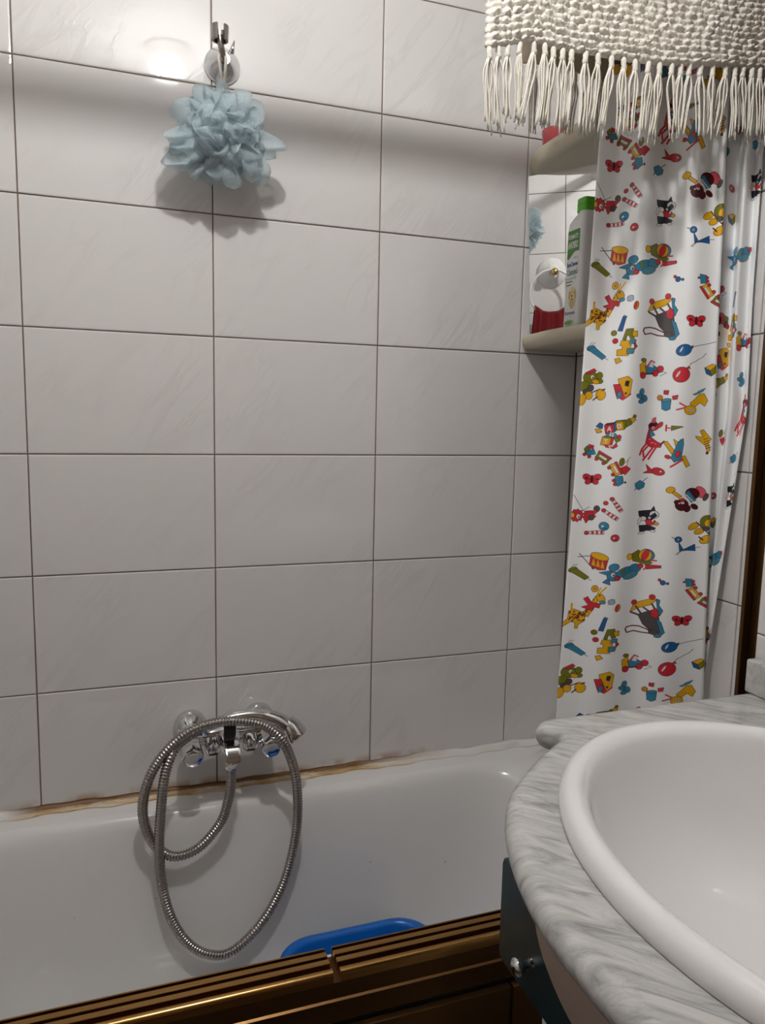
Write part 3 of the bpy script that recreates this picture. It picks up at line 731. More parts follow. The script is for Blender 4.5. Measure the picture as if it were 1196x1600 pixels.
adopt(wbt)

# ------------------------------------------------------------------ towel ring on the left wall (seen in the mirror)
tr_ = thing('towel_ring', 'white towel ring with gold knob on the left wall, seen in the mirror', 'towel ring', (XL, -0.290, 1.598))
bm = bmesh.new(); add_lathe(bm, (XL, -0.290, 1.594), (1, 0, 0), [(0.052, 0.0), (0.052, 0.004), (0.046, 0.012), (0.030, 0.020), (0.022, 0.032), (0.018, 0.040), (0.006, 0.042)], 32)
from_bm('rosette', bm, M['porcelain'], tr_, auto=50)
bm = bmesh.new(); add_lathe(bm, (XL + 0.040, -0.290, 1.594), (1, 0, 0), [(0.006, 0), (0.008, 0.004), (0.0125, 0.010), (0.0125, 0.018), (0.006, 0.024)], 20)
from_bm('knob', bm, M['gold'], tr_, auto=50)
RC = Vector((XL + 0.050, -0.282, 1.524)); RR = 0.078
bm = bmesh.new(); add_tube(bm, [RC + Vector((0, RR * math.sin(2 * PI * k / 48), RR * math.cos(2 * PI * k / 48))) for k in range(49)], 0.0042, 10, False)
from_bm('ring', bm, M['porcelain'], tr_)
adopt(tr_)
# red towel folded over the ring
bm = bmesh.new(); vs = []
ny, ns = 30, 34
for i in range(ny + 1):
    q = i / ny; row = []
    for j in range(ns + 1):
        t = j / ns
        y = RC.y + (q - 0.5) * 0.125 + 0.004 * math.sin(12 * q)
        yr = RC.y + (q - 0.5) * 0.115
        zr = RC.z - math.sqrt(max(0.0, RR * RR - (yr - RC.y) ** 2)) + 0.0052
        fold = 0.0035 * math.sin(q * 23) + 0.002 * math.sin(q * 51 + 1)
        if t < 0.45:   # front drop
            d = (0.45 - t) / 0.45 * 0.135; x, z = RC.x + 0.013 + fold + 0.02 * d, zr - d
        elif t < 0.55:
            a = (t - 0.45) / 0.10 * PI; x, z = RC.x + (0.013 + fold * 0.6) * math.cos(a), zr + 0.010 * math.sin(a)
        else:
            d = (t - 0.55) / 0.45 * 0.120; x, z = RC.x - 0.013 + 0.5 * fold, zr - d
        spread = 1.0 + 0.25 * (max(0, zr - z) / 0.135)
        row.append(bm.verts.new((x, RC.y + (y - RC.y) * spread, z + 0.055 * 0)))
    vs.append(row)
for i in range(ny):
    for j in range(ns):
        bm.faces.new((vs[i][j], vs[i + 1][j], vs[i + 1][j + 1], vs[i][j + 1]))
bmesh.ops.solidify(bm, geom=list(bm.faces), thickness=0.003)
tw = from_bm('hand_towel', bm, M['red_towel'])
tag(tw, 'dark red hand towel hanging through the white towel ring', 'towel')

# ------------------------------------------------------------------ marble worktop with bowed front
ZT_ = 0.876; ZB_ = 0.846; YM = -0.94
half = [(0.915, -0.590), (0.80, -0.590), (0.70, -0.590), (0.62, -0.590), (0.600, -0.5915), (0.589, -0.597), (0.584, -0.607), (0.586, -0.618), (0.5925, -0.628), (0.595, -0.636), (0.590, -0.643), (0.575, -0.6515),
        (0.540, -0.676), (0.4875, -0.722), (0.457, -0.765), (0.436, -0.812), (0.421, -0.865), (0.415, -0.905), (0.414, -0.940)]
hp_ = resample(catmull([(x, y, 0) for x, y in half], 10), 0.004)
out_ = [(p.x, p.y) for p in hp_] + [(p.x, 2 * YM - p.y) for p in reversed(hp_[:-1])]
BC = (0.674, -0.930); BA, BB = 0.210, 0.262
def edge_normals(P):
    res = []
    k = len(P)
    for i in range(k):
        a = Vector((*P[max(i - 1, 0)], 0)); c = Vector((*P[min(i + 1, k - 1)], 0)); t = (c - a).normalized()
        res.append(Vector((-t.y, t.x, 0)))   # to the left of travel
    return res
nrm = edge_normals(out_)
# travel goes from the wall along the far edge to the room: the inside lies on the left
loops = []
RB = 0.014
def inset(d, z):
    return [(p[0] + n_.x * d, p[1] + n_.y * d, z) for p, n_ in zip(out_, nrm)]
test_in = (out_[150][0] + nrm[150].x * 0.02 - BC[0]) ** 2 + (out_[150][1] + nrm[150].y * 0.02 - BC[1]) ** 2 < (out_[150][0] - BC[0]) ** 2 + (out_[150][1] - BC[1]) ** 2
if not test_in: nrm = [-v for v in nrm]
bm = bmesh.new()
hole_k = 0.955
HN = 120
hole = [(BC[0] + BA * hole_k * math.cos(2 * PI * i / HN), BC[1] + BB * hole_k * math.sin(2 * PI * i / HN)) for i in range(HN)]
L = []
for k in range(0, 9):
    a = PI * k / 8
    L.append(inset(RB * (1 - math.sin(a)), (ZT_ + ZB_) / 2 + (ZT_ - ZB_) / 2 * math.cos(a)))
rows = add_loft(bm, L, False)
hv = [[bm.verts.new((x, y, z)) for x, y in hole] for z in (ZT_, ZB_)]
for i in range(HN):
    bm.faces.new((hv[0][i], hv[0][(i + 1) % HN], hv[1][(i + 1) % HN], hv[1][i]))
for row, hole_v in ((rows[0], hv[0]), (rows[-1], hv[1])):
    ed = []
    for ring_ in (row, hole_v):
        for i in range(len(ring_)):
            a, c = ring_[i], ring_[(i + 1) % len(ring_)]
            e = bm.edges.get((a, c)) or bm.edges.new((a, c)); ed.append(e)
    bmesh.ops.triangle_fill(bm, use_beauty=True, use_dissolve=False, edges=ed)
bm.faces.new([r_[0] for r_ in rows] + [r_[-1] for r_ in reversed(rows)])
wt = thing('worktop', 'grey veined marble worktop with bowed front around the white washbasin', 'worktop', (0.70, -0.94, ZB_))
from_bm('marble_slab', bm, M['marble'], wt, auto=40)
box('backsplash', (0.8995, 2 * YM + 0.592, ZT_ + 0.0002), (0.9195, -0.592, ZT_ + 0.044), M['marble'], wt, 0.003, 3)
adopt(wt)

# ------------------------------------------------------------------ washbasin
wbn = thing('washbasin', 'oval white porcelain washbasin set into the marble worktop', 'washbasin', (BC[0], BC[1], ZT_))
bm = bmesh.new(); L = []; SEG = 96
for k, z in ((0.945, -0.02), (0.952, 0.0004), (0.995, 0.0004), (1.0, 0.004), (0.998, 0.0095), (0.985, 0.0155), (0.962, 0.0195), (0.930, 0.0200), (0.900, 0.0165), (0.882, 0.0095), (0.872, -0.001), (0.862, -0.016), (0.835, -0.045), (0.785, -0.075), (0.70, -0.102), (0.57, -0.122), (0.40, -0.132), (0.20, -0.136), (0.085, -0.138)):
    dx = 0.012 * max(0, -z) / 0.138
    L.append([(BC[0] + dx + BA * k * math.cos(2 * PI * i / SEG), BC[1] + BB * k * math.sin(2 * PI * i / SEG), ZT_ + z) for i in range(SEG)])
for k, z in ((0.085, -0.15), (0.2, -0.148), (0.42, -0.143), (0.6, -0.134), (0.74, -0.112), (0.84, -0.078), (0.90, -0.035), (0.945, -0.02)):
    L.append([(BC[0] + BA * k * math.cos(2 * PI * i / SEG), BC[1] + BB * k * math.sin(2 * PI * i / SEG), ZT_ + z) for i in range(SEG)])
add_loft(bm, L, True, False, False)
bmesh.ops.remove_doubles(bm, verts=bm.verts, dist=1e-5)
from_bm('bowl', bm, M['porcelain'], wbn, auto=60)
bm = bmesh.new(); add_lathe(bm, (BC[0] + 0.012, BC[1], ZT_ - 0.1376), (0, 0, 1), [(0.017, -0.004), (0.021, 0.0), (0.022, 0.0015), (0.017, 0.002), (0.012, -0.003), (0.002, -0.004)], 28)
from_bm('drain_ring', bm, M['chrome'], wbn, auto=50)
adopt(wbn)

# ------------------------------------------------------------------ vanity cabinet under the worktop
vc = thing('vanity_cabinet', 'white vanity cabinet with dark teal drawer front under the marble worktop', 'cabinet', (0.70, -0.94, 0))
box('side_panel', (0.575, -0.676, 0.0), (0.918, -0.660, 0.842), M['white_lacquer'], vc)
box('side_panel', (0.575, -1.248, 0.0), (0.918, -1.232, 0.842), M['white_lacquer'], vc)
box('drawer_box', (0.5218, -1.150, 0.684), (0.574, -0.735, 0.764), M['white_lacquer'], vc)
box('front_panel', (0.572, -1.232, 0.0), (0.588, -0.676, 0.70), M['white_lacquer'], vc)
# bowed apron that follows the worktop edge, its shade put into a darker beige
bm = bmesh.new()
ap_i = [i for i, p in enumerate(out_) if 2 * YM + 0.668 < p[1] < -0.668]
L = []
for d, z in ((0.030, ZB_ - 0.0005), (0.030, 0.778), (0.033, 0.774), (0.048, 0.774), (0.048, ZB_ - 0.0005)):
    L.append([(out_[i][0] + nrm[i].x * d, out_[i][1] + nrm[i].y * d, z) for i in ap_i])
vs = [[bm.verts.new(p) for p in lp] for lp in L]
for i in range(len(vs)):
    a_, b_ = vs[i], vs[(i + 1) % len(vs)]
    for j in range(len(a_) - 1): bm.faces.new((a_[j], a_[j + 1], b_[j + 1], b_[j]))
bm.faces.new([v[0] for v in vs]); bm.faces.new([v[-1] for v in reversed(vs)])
from_bm('apron', bm, M['shaded_beige_lacquer'], vc, auto=40)
# drawer front with rounded corners, in the plane x
bm = bmesh.new()
yz = []
x_front = 0.500
for cy, cz, a0 in ((-0.688 - 0.008, 0.779 - 0.008, 0), (-1.192 + 0.008, 0.779 - 0.008, 90), (-1.192 + 0.008, 0.667 + 0.008, 180), (-0.688 - 0.008, 0.667 + 0.008, 270)):
    for k in range(6):
        a = math.radians(a0 + 18 * k); yz.append((cy + 0.008 * math.cos(a), cz + 0.008 * math.sin(a)))
cyc, czc = -0.94, 0.723
def dl(x, f): return [(x, y + (cyc - y) * f / 0.25 * 0.001, z + (czc - z) * f / 0.056 * 0.001) for y, z in yz]
add_loft(bm, [dl(0.5215, 0), dl(x_front + 0.0015, 0), dl(x_front, 1.3)], True, True, True)
df = from_bm('drawer_front', bm, M['teal'], vc, auto=40); df['label'] = 'dark teal drawer front with a round chrome knob'
bm = bmesh.new(); add_lathe(bm, (x_front + 0.0005, -0.7515, 0.7058), (-1, 0, 0), [(0.0055, 0), (0.0045, 0.003), (0.0040, 0.008), (0.0065, 0.011), (0.0085, 0.014), (0.0082, 0.018), (0.005, 0.0205), (0.001, 0.0212)], 24)
from_bm('knob', bm, M['chrome'], df, auto=60)
adopt(vc)

# ------------------------------------------------------------------ curtain rod, bath mat over it
rod = thing('curtain_rod', 'white rod over the bathtub from which the printed shower curtain hangs', 'rod', (0.3, -0.450, 1.917))
bm = bmesh.new(); add_lathe(bm, (XL + 0.0005, -0.450, 1.917), (1, 0, 0), [(0.0150, 0), (0.0150, XR - XL - 0.001)], 24)
from_bm('tube', bm, M['white_lacquer'], rod, auto=50)
for x, s_ in ((XL + 0.0005, 1), (XR - 0.0005, -1)):
    bm = bmesh.new(); add_lathe(bm, (x, -0.450, 1.917), (s_, 0, 0), [(0.026, 0), (0.026, 0.004), (0.021, 0.010), (0.0162, 0.016)], 28)
    from_bm('end_flange', bm, M['white_lacquer'], rod, auto=50)
adopt(rod)

mat_ = thing('bath_mat', 'cream tufted cotton bath mat with tassel fringe draped over the curtain rod', 'bath mat', (0.70, -0.48, 1.92))
FT = [[0.5586, 1.6507], [0.5702, 1.6541], [0.5828, 1.6576], [0.5987, 1.6632], [0.6167, 1.667], [0.6321, 1.6675], [0.6441, 1.666], [0.6575, 1.6661], [0.6696, 1.6667], [0.69, 1.668], [0.7076, 1.6687], [0.7272, 1.669], [0.7452, 1.6698], [0.7624, 1.6704], [0.7828, 1.6715], [0.7995, 1.6727], [0.8183, 1.675], [0.8323, 1.6765], [0.8463, 1.6788], [0.8642, 1.681], [0.8832, 1.6837], [0.904, 1.6867], [0.9199, 1.6889], [0.9337, 1.6907], [0.9488, 1.6924], [0.9618, 1.6945], [0.975, 1.696], [0.988, 1.697]]
hx = np.array([0.545] + [h[0] for h in FT]); hz = np.array([1.648] + [h[1] for h in FT])
MX0, MX1 = 0.555, 0.992
def mat_base(q, s):
    """q 0..1 across the mat, s 0..1 from the front hem over the rod to the back hem; returns point and outward normal"""
    xf = MX0 + (MX1 - MX0) * q
    shift = 0.138 * max(0.0, s - 0.3) / 0.7
    x = xf + shift * (1 - q)
    yf = -0.470 - 0.002 * math.sin(9 * q + 1)
    zf = float(np.interp(xf, hx, hz))
    zr, yr, rr_ = 1.917, -0.450, 0.0162
    zb = 1.727 + 0.004 * math.sin(8 * q)
    if s < 0.5:                       # front drape: leans out a little at the foot
        t = s / 0.5
        z = zf + (zr - zf) * t
        y = yf + (yr - rr_ - yf) * (t ** 1.3) 
        nv = Vector((0, -1, 0.02 + 0.25 * t)).normalized()
    elif s < 0.60:
        a = (s - 0.5) / 0.10 * PI
        z = zr + rr_ * math.sin(a); y = yr - rr_ * math.cos(a)
        nv = Vector((0, -math.cos(a), math.sin(a)))
    else:
        t = (s - 0.6) / 0.4
        z = zr + (zb - zr) * t; y = yr + rr_ + 0.132 * t ** 0.75
        nv = Vector((0, 1, 0.2)).normalized()
    return Vector((x, y, z)), nv
NQ, NS = 230, 290
lens = 0.30 / 0.5
rowp = 0.0098
Srow = lambda s: (s * 0.60) / rowp
bm = bmesh.new(); outer = []; inner = []
nrow = 80
ph = RNG.uniform(0, 6.28, (nrow, 3)); am = RNG.uniform(0.6, 1.3, (nrow, 200))
noise = RNG.normal(0, 1, (NS + 1, NQ + 1))
for _ in range(1):
    noise = (noise + np.roll(noise, 1, 1) + np.roll(noise, 1, 0)) / 2.0
for i in range(NS + 1):
    s = i / NS; ro, ri = [], []
    for j in range(NQ + 1):
        q = j / NQ
        p, nv = mat_base(q, s)
        wobble = 0.20 * math.sin(9 * q + 3 * s) + 0.12 * math.sin(23 * q + 11 * s)
        r_ = Srow(s) + wobble; ri_ = int(math.floor(r_)) % nrow; fr_ = r_ - math.floor(r_)
        prof_ = math.sqrt(max(0, math.sin(PI * fr_)))
        xl = q * (MX1 - MX0) / 0.0085
        lp = abs(math.sin(PI * xl * 0.5 + ph[ri_, 0] + 0.9 * math.sin(3.1 * q * 6 + ph[ri_, 1])))
        a_ = am[ri_, int(xl * 0.5 + ph[ri_, 0] / PI) % 200]
        disp = 0.0020 + 0.0066 * prof_ * (0.50 + 0.50 * a_ * lp ** 0.8) + 0.0015 * noise[i, j] * prof_
        edge = min(1.0, min(q, 1 - q) * (NQ / 3.0)); edge2 = min(1.0, min(s, 1 - s) * (NS / 2.0))
        disp *= 0.35 + 0.65 * min(edge, edge2)
        side = 0.0018 * math.sin(r_ * 6.28) * math.sin(17 * r_)
        pp = p + nv * disp + Vector((side if (j == 0 or j == NQ) else 0.0, 0, 0.0008 * noise[i, j] * prof_))
        if j in (0, NQ): pp.x += (-1 if j == 0 else 1) * 0.003 * prof_
        ro.append(bm.verts.new(pp)); ri.append(bm.verts.new(p))
    outer.append(ro); inner.append(ri)
for i in range(NS):
    for j in range(NQ):
        bm.faces.new((outer[i][j], outer[i][j + 1], outer[i + 1][j + 1], outer[i + 1][j]))
inner_faces = []
for i in range(0, NS):
    for j in range(NQ):
        f = bm.faces.new((inner[i][j], inner[i + 1][j], inner[i + 1][j + 1], inner[i][j + 1])); inner_faces.append(f)
for i in range(NS):
    bm.faces.new((outer[i][0], outer[i + 1][0], inner[i + 1][0], inner[i][0]))
    bm.faces.new((outer[i][NQ], inner[i][NQ], inner[i + 1][NQ], outer[i + 1][NQ]))
for j in range(NQ):
    bm.faces.new((outer[0][j], inner[0][j], inner[0][j + 1], outer[0][j + 1]))
    bm.faces.new((outer[NS][j], outer[NS][j + 1], inner[NS][j + 1], inner[NS][j]))
for f in inner_faces: f.material_index = 1
pile = from_bm('pile', bm, None, mat_, recalc=False)
pile.data.materials.append(M['cotton']); pile.data.materials.append(M['backing'])

rt = random.Random(5)
def tassel(top, length, lean, spread, strands=7, knot=True, ystep=0.0):
    bm = bmesh.new(); top = Vector(top)
    if knot:
        add_lathe(bm, top + Vector((0, 0, 0.0025)), (0.15 * rt.uniform(-1, 1), 0, -1), [(0.0006, -0.004), (0.0028, -0.002), (0.0037, 0.002), (0.0030, 0.0055), (0.0038, 0.0085), (0.0028, 0.012), (0.001, 0.013)], 10)
    for k in range(strands):
        a = 2 * PI * k / strands + rt.uniform(-0.4, 0.4)
        ln = length * rt.uniform(0.86, 1.05)
        ex = lean + spread * math.cos(a) * rt.uniform(0.5, 1.2); ey = 0.5 * spread * math.sin(a) + ystep
        bend = rt.uniform(-0.0035, 0.0035)
        st = top + Vector((0.0018 * math.cos(a), 0.0018 * math.sin(a), -0.008))
        P = [st, st + Vector((0.004 * math.cos(a) + 0.18 * ex + bend * 0.5, 0.4 * ey, -0.25 * ln)), st + Vector((0.55 * ex + bend, 0.8 * ey, -0.60 * ln)), st + Vector((ex + 0.4 * bend, ey, -ln))]
        add_tube(bm, catmull(P, 4), lambda t: 0.00115 * (1 - 0.2 * t), 6)
    return from_bm('tassel', bm, M['cord'], mat_)
leans = [0.004, 0.008, 0.003, 0.0, -0.016, -0.005, -0.008, -0.002, -0.004, 0.0, -0.008, -0.010, 0.0, -0.003, -0.005, -0.006, 0.010, 0.0, -0.008, 0.006, 0.002, -0.010, 0.004, 0.006, 0.0, 0.004, 0.0, 0.0]
for (x, z), ln in zip(FT, leans):
    y = -0.4735
    tassel((x, y, z - 0.004), 0.072 + 0.012 * rt.random(), ln * 0.9, 0.0028 + 0.0022 * rt.random(), 7)
for k in range(14):
    q = 0.01 + 0.98 * k / 13
    p, _ = mat_base(q, 1.0)
    if p.x < 0.845:
        tassel((p.x, p.y + 0.002, p.z - 0.004), 0.070 + 0.010 * rt.random(), rt.uniform(-0.006, 0.004), 0.0045, 7)
adopt(mat_)

# ------------------------------------------------------------------ print of the shower curtain, drawn into a repeat (flat print)
S = 3                                   # texture pixels per drawing unit
PW, PH = 418, 517                       # drawing units across the cloth, and per vertical repeat
TWp, THp = PW * S, PH * S
IMG = np.zeros((THp, TWp, 3), np.float32); IMG[:] = (0.965, 0.965, 0.965)
RED = (0.80, 0.17, 0.22); PINK = (0.90, 0.36, 0.42); MAR = (0.32, 0.07, 0.11); YEL = (0.90, 0.68, 0.08); BLU = (0.20, 0.52, 0.66); DBL = (0.10, 0.37, 0.60)
OLV = (0.47, 0.47, 0.08); GRY = (0.32, 0.30, 0.30); BLK = (0.12, 0.15, 0.19); WHT = (0.90, 0.89, 0.88); TEA = (0.30, 0.55, 0.62); ORA = (0.82, 0.50, 0.10); OUT = (0.22, 0.12, 0.12); LBL = (0.45, 0.66, 0.78)
class Pen:
    def __init__(s, x, y, sc=1.0, rot=0.0, sx=1.0):
        s.x, s.y, s.sc, s.c, s.s_, s.sx = x, y, sc, math.cos(math.radians(rot)), math.sin(math.radians(rot)), sx
    def loc(s, X, Y):
        dx, dy = (X - s.x) / s.sx, Y - s.y
        return (dx * s.c + dy * s.s_) / s.sc, (-dx * s.s_ + dy * s.c) / s.sc
    def window(s, cx, cy, r):
        wx = s.x + s.sx * s.sc * (cx * s.c - cy * s.s_); wy = s.y + s.sc * (cx * s.s_ + cy * s.c); R = (r * s.sc * max(1.0, s.sx) + 2)
        x0, x1 = max(0, int((wx - R) * S)), min(TWp, int((wx + R) * S) + 1); y0, y1 = int((wy - R) * S), int((wy + R) * S) + 1
        if x1 <= x0: return None
        gx, gy = np.meshgrid((np.arange(x0, x1) + 0.5) / S, (np.arange(y0, y1) + 0.5) / S)
        return (x0, x1, np.arange(y0, y1) % THp), gx, gy
    def blend(s, win, a, col):
        x0, x1, rows = win; a = np.clip(a, 0, 1)[..., None]
        IMG[rows, x0:x1] = IMG[rows, x0:x1] * (1 - a) + np.array(col, np.float32) * a
    def _e(s, cx, cy, rx, ry, r, col):
        wn = s.window(cx, cy, max(rx, ry))
        if wn is None: return
        lx, ly = s.loc(wn[1], wn[2]); ca, sa = math.cos(math.radians(r)), math.sin(math.radians(r))
        u, v = (lx - cx) * ca + (ly - cy) * sa, -(lx - cx) * sa + (ly - cy) * ca
        d = (1 - np.sqrt((u / rx) ** 2 + (v / ry) ** 2)) * min(rx, ry)
        s.blend(wn[0], d * s.sc * S + 0.5, col)
    def e(s, cx, cy, rx, ry, col, r=0, o=0.7):
        if o: s._e(cx, cy, rx + o, ry + o, r, OUT)
        s._e(cx, cy, rx, ry, r, col)
    def _p(s, pts, col):
        P = np.array(pts, float); c = P.mean(0); R = np.abs(P - c).max() * 1.5 + 1
        wn = s.window(c[0], c[1], R)
        if wn is None: return
        lx, ly = s.loc(wn[1], wn[2]); ins = np.zeros(lx.shape, bool); dist = np.full(lx.shape, 1e9)
        for k in range(len(P)):
            (ax, ay), (bx_, by_) = P[k], P[(k + 1) % len(P)]
            if ay != by_:
                cr = ((ay > ly) != (by_ > ly)) & (lx < (bx_ - ax) * (ly - ay) / (by_ - ay) + ax); ins ^= cr
            ll = (bx_ - ax) ** 2 + (by_ - ay) ** 2 + 1e-9
            t = np.clip(((lx - ax) * (bx_ - ax) + (ly - ay) * (by_ - ay)) / ll, 0, 1)
            dist = np.minimum(dist, np.hypot(lx - ax - t * (bx_ - ax), ly - ay - t * (by_ - ay)))
        return wn[0], np.where(ins, dist, -dist)
    def p(s, pts, col, o=0.7):
        r = s._p(pts, col)
        if r is None: return
        if o: s.blend(r[0], (r[1] + o) * s.sc * S + 0.5, OUT)
        s.blend(r[0], r[1] * s.sc * S + 0.5, col)
    def l(s, pts, wd, col):
        for (ax, ay), (bx_, by_) in zip(pts[:-1], pts[1:]):
            wn = s.window((ax + bx_) / 2, (ay + by_) / 2, math.hypot(bx_ - ax, by_ - ay) / 2 + wd)
            if wn is None: continue
            lx, ly = s.loc(wn[1], wn[2]); ll = (bx_ - ax) ** 2 + (by_ - ay) ** 2 + 1e-9
            t = np.clip(((lx - ax) * (bx_ - ax) + (ly - ay) * (by_ - ay)) / ll, 0, 1)
            d = np.hypot(lx - ax - t * (bx_ - ax), ly - ay - t * (by_ - ay))
            s.blend(wn[0], (wd / 2 - d) * s.sc * S + 0.5, col)
def carriage(k, x, y, r, body, roof, trim):
    q = Pen(k.x + k.sx * k.sc * (x * k.c - y * k.s_), k.y + k.sc * (x * k.s_ + y * k.c), k.sc, r, k.sx)
    q.p([(-11, -6), (11, -6), (11, 5), (-11, 5)], body); q.p([(-12, -8), (12, -8), (12, -5), (-12, -5)], roof)
    q.p([(-7, -3), (7, -3), (7, 1), (-7, 1)], trim, 0.3); q.e(-7, 7, 2.6, 2.6, RED); q.e(7, 7, 2.6, 2.6, RED)
def d_train(k):
    k.p([(-33, -14), (-28, -20), (-22, -10), (-30, -5)], OLV); k.p([(-26, -22), (-18, -20), (-18, -14), (-24, -15)], RED); k.p([(-30, -10), (-17, -13), (-14, -5), (-27, -2)], BLU); k.e(-24, 0, 2.6, 2.6, RED); k.e(-32, -4, 2.6, 2.6, RED)
    carriage(k, -2, 2, 32, OLV, RED, WHT); carriage(k, 19, 22, 62, YEL, RED, WHT)
    k.p([(20, 34), (31, 34), (33, 46), (25, 52), (19, 48)], BLU); k.e(18, 42, 2.4, 2.4, RED); k.e(20, 49, 2.4, 2.4, RED); k.e(36, 45, 1.0, 1.4, MAR)
def d_wagon(k):
    k.p([(-14, -24), (-4, -23), (-3, -10), (-12, -9)], BLU); k.e(-16, -18, 1.4, 1.4, RED); k.e(-2, -19, 2.2, 2.2, RED); k.e(-1, -13, 2.2, 2.2, RED)
    carriage(k, 0, 3, 235, YEL, RED, WHT); carriage(k, 20, 22, 212, OLV, RED, WHT)
def d_butterfly(k, c=RED):
    k.e(-8, -2, 7.5, 5.5, c, 35); k.e(8, -2, 7.5, 5.5, c, -35); k.e(-6, 6, 5, 4.2, c, -40); k.e(6, 6, 5, 4.2, c, 40)
    k.e(-9, -1, 2.3, 2.0, MAR, 0, 0); k.e(9, 1, 2.3, 2.0, MAR, 0, 0); k.e(0, 1, 1.5, 7, MAR)
def d_tops(k):
    k.e(-5, -8, 3.6, 7, OLV, 8); k.l([(0, -6), (8, -17)], 0.9, OLV); k.p([(-6, 3), (2, -1), (9, 4), (5, 10), (1, 15), (-3, 10)], RED); k.l([(3, 0), (5, -12)], 0.9, RED)
def d_fish(k):
    k.e(4, 0, 10, 6.5, RED, 15); k.p([(-4, -1), (-15, -12), (-12, -1), (-19, 3), (-5, 3)], RED); k.e(8, 0, 1.6, 1.6, WHT, 0, 0.3)
def d_plane(k):
    k.p([(-21, -20), (-16, -22), (3, 5), (-1, 12)], YEL); k.p([(6, 5), (12, 3), (20, 20), (15, 24)], YEL); k.p([(-6, -26), (2, -20), (4, -26), (8, -16), (-2, -12)], YEL)
    k.p([(1, -22), (8, -28), (9, -18), (6, 10), (-4, 15), (-9, 8)], BLU); k.e(1, 0, 3.2, 6, RED, 10); k.e(-14, 6, 4.2, 3, RED, 25); k.l([(-9, 24), (9, 10)], 3.0, RED)
def d_bear(k):
    k.e(18, -11, 7.5, 11, PINK, -30); k.e(26, -2, 3.2, 7, GRY, 20); k.e(5, -8, 11, 10, MAR, 20); k.p([(-6, -8), (-1, -14), (11, 4), (4, 8)], BLU); k.l([(-5, -6), (7, 7)], 2.0, WHT)
    k.e(-11, 13, 10, 10.5, MAR); k.e(-2, 20, 4.5, 6, MAR, 20); k.e(-19, 8, 3.6, 3.6, MAR); k.e(-10, 9, 3.2, 2.4, WHT, 20, 0.3); k.e(-15, 10, 1.4, 1.4, WHT, 0, 0); k.e(-10, 4, 3.5, 3.5, RED, 0, 0.3)
    k.e(9, 16, 6, 4, MAR, 40); k.e(-29, -14, 6.5, 5.5, YEL, -20); k.p([(-24, -12), (-12, -3), (-15, 1), (-26, -8)], YEL)
def d_redbird(k):
    k.l([(-18, -38), (0, -8)], 0.8, GRY); k.l([(-3, -8), (9, -16)], 0.8, GRY)
    pts = []
    for i in range(22):
        a = 2 * PI * i / 22; r_ = 12 if i % 2 else 9.5; pts.append((-11 + r_ * math.cos(a), r_ * math.sin(a)))
    k.p(pts, RED); k.e(-8, 2, 3.2, 4.2, WHT, 0, 0.4); k.e(-7, 3, 1.2, 1.6, BLK, 0, 0); k.p([(-22, -6), (-15, -4), (-14, 3), (-26, 4)], YEL)
    k.p([(2, -8), (14, -9), (20, 2), (9, 8), (5, 14), (1, 5)], RED); k.e(21, -13, 4.5, 5.5, GRY); k.p([(14, -6), (19, -12), (22, -7), (16, -1)], RED); k.e(13, 4, 4.5, 4.5, GRY)
def d_pins(k):
    def pin(x, y, r_):
        q = Pen(k.x + k.sx * (x * k.c - y * k.s_), k.y + x * k.s_ + y * k.c, k.sc, r_, k.sx)
        q.p([(-12, -2), (4, -3.4), (13, -2.8), (13, 2.8), (4, 3.4), (-12, 2)], WHT); q.e(-14, 0, 3.2, 3.2, RED)
        for a in (-6, 1, 8): q.p([(a, -2.8), (a + 3.6, -3), (a + 3.6, 3), (a, 2.8)], RED, 0)
    pin(-21, 41, -5); pin(0, 9, 35); pin(8, -8, 55)
    k.e(-9, -12, 3.4, 3.4, RED)
def d_ball(k, c=BLU, r_=7):
    k.e(0, 0, r_, r_, c); k.e(-r_ * .25, r_ * .05, r_ * .28, r_ * .28, WHT, 0, 0); k.e(r_ * .2, r_ * .5, r_ * .5, r_ * .22, (c[0] * .7, c[1] * .7, c[2] * .7), 20, 0)
def d_cat(k):
    k.p([(-15, -8), (-16, -16), (4, -18), (8, -25), (11, -14), (14, -8), (0, 0), (-10, -1)], BLK); k.e(9, -10, 7, 6.5, WHT, 20); k.e(-8, -2, 5, 4, WHT); k.p([(-1, -4), (10, -14), (14, -8), (4, 3)], BLK, 0); k.e(2, -3, 2, 3, WHT, 0, .3); k.e(11, -7, 1.2, 1.6, BLK, 0, 0)
    k.p([(-4, 2), (2, -2), (8, 6), (10, 0), (13, 7), (4, 10), (0, 16)], RED); k.p([(-14, 11), (0, 10), (12, 15), (9, 20), (-2, 20), (-12, 24)], BLK); k.e(-14, 2, 2.4, 7, WHT, 15, .4); k.e(-10, 25, 5, 2, WHT, -10, .4); k.e(13, 7, 3, 2.6, YEL); k.e(8, 21, 4, 2, WHT, 0, .4)
def d_drum(k):
    k.l([(-30, -6), (6, -10)], 1.3, GRY); k.l([(-28, -12), (-6, 14)], 1.3, GRY); k.e(-5, 14, 1.6, 2.2, GRY)
    k.p([(-9, -12), (17, -4), (14, 16), (3, 17), (-11, 9)], RED)
    for a in (-8, -1, 6): k.p([(a, 11 + 0.3 * a), (a + 3, -4 + 0.3 * a), (a + 6.5, 13 + 0.3 * a)], YEL, 0.2)
    k.e(4, -8, 14, 6, YEL, 16)
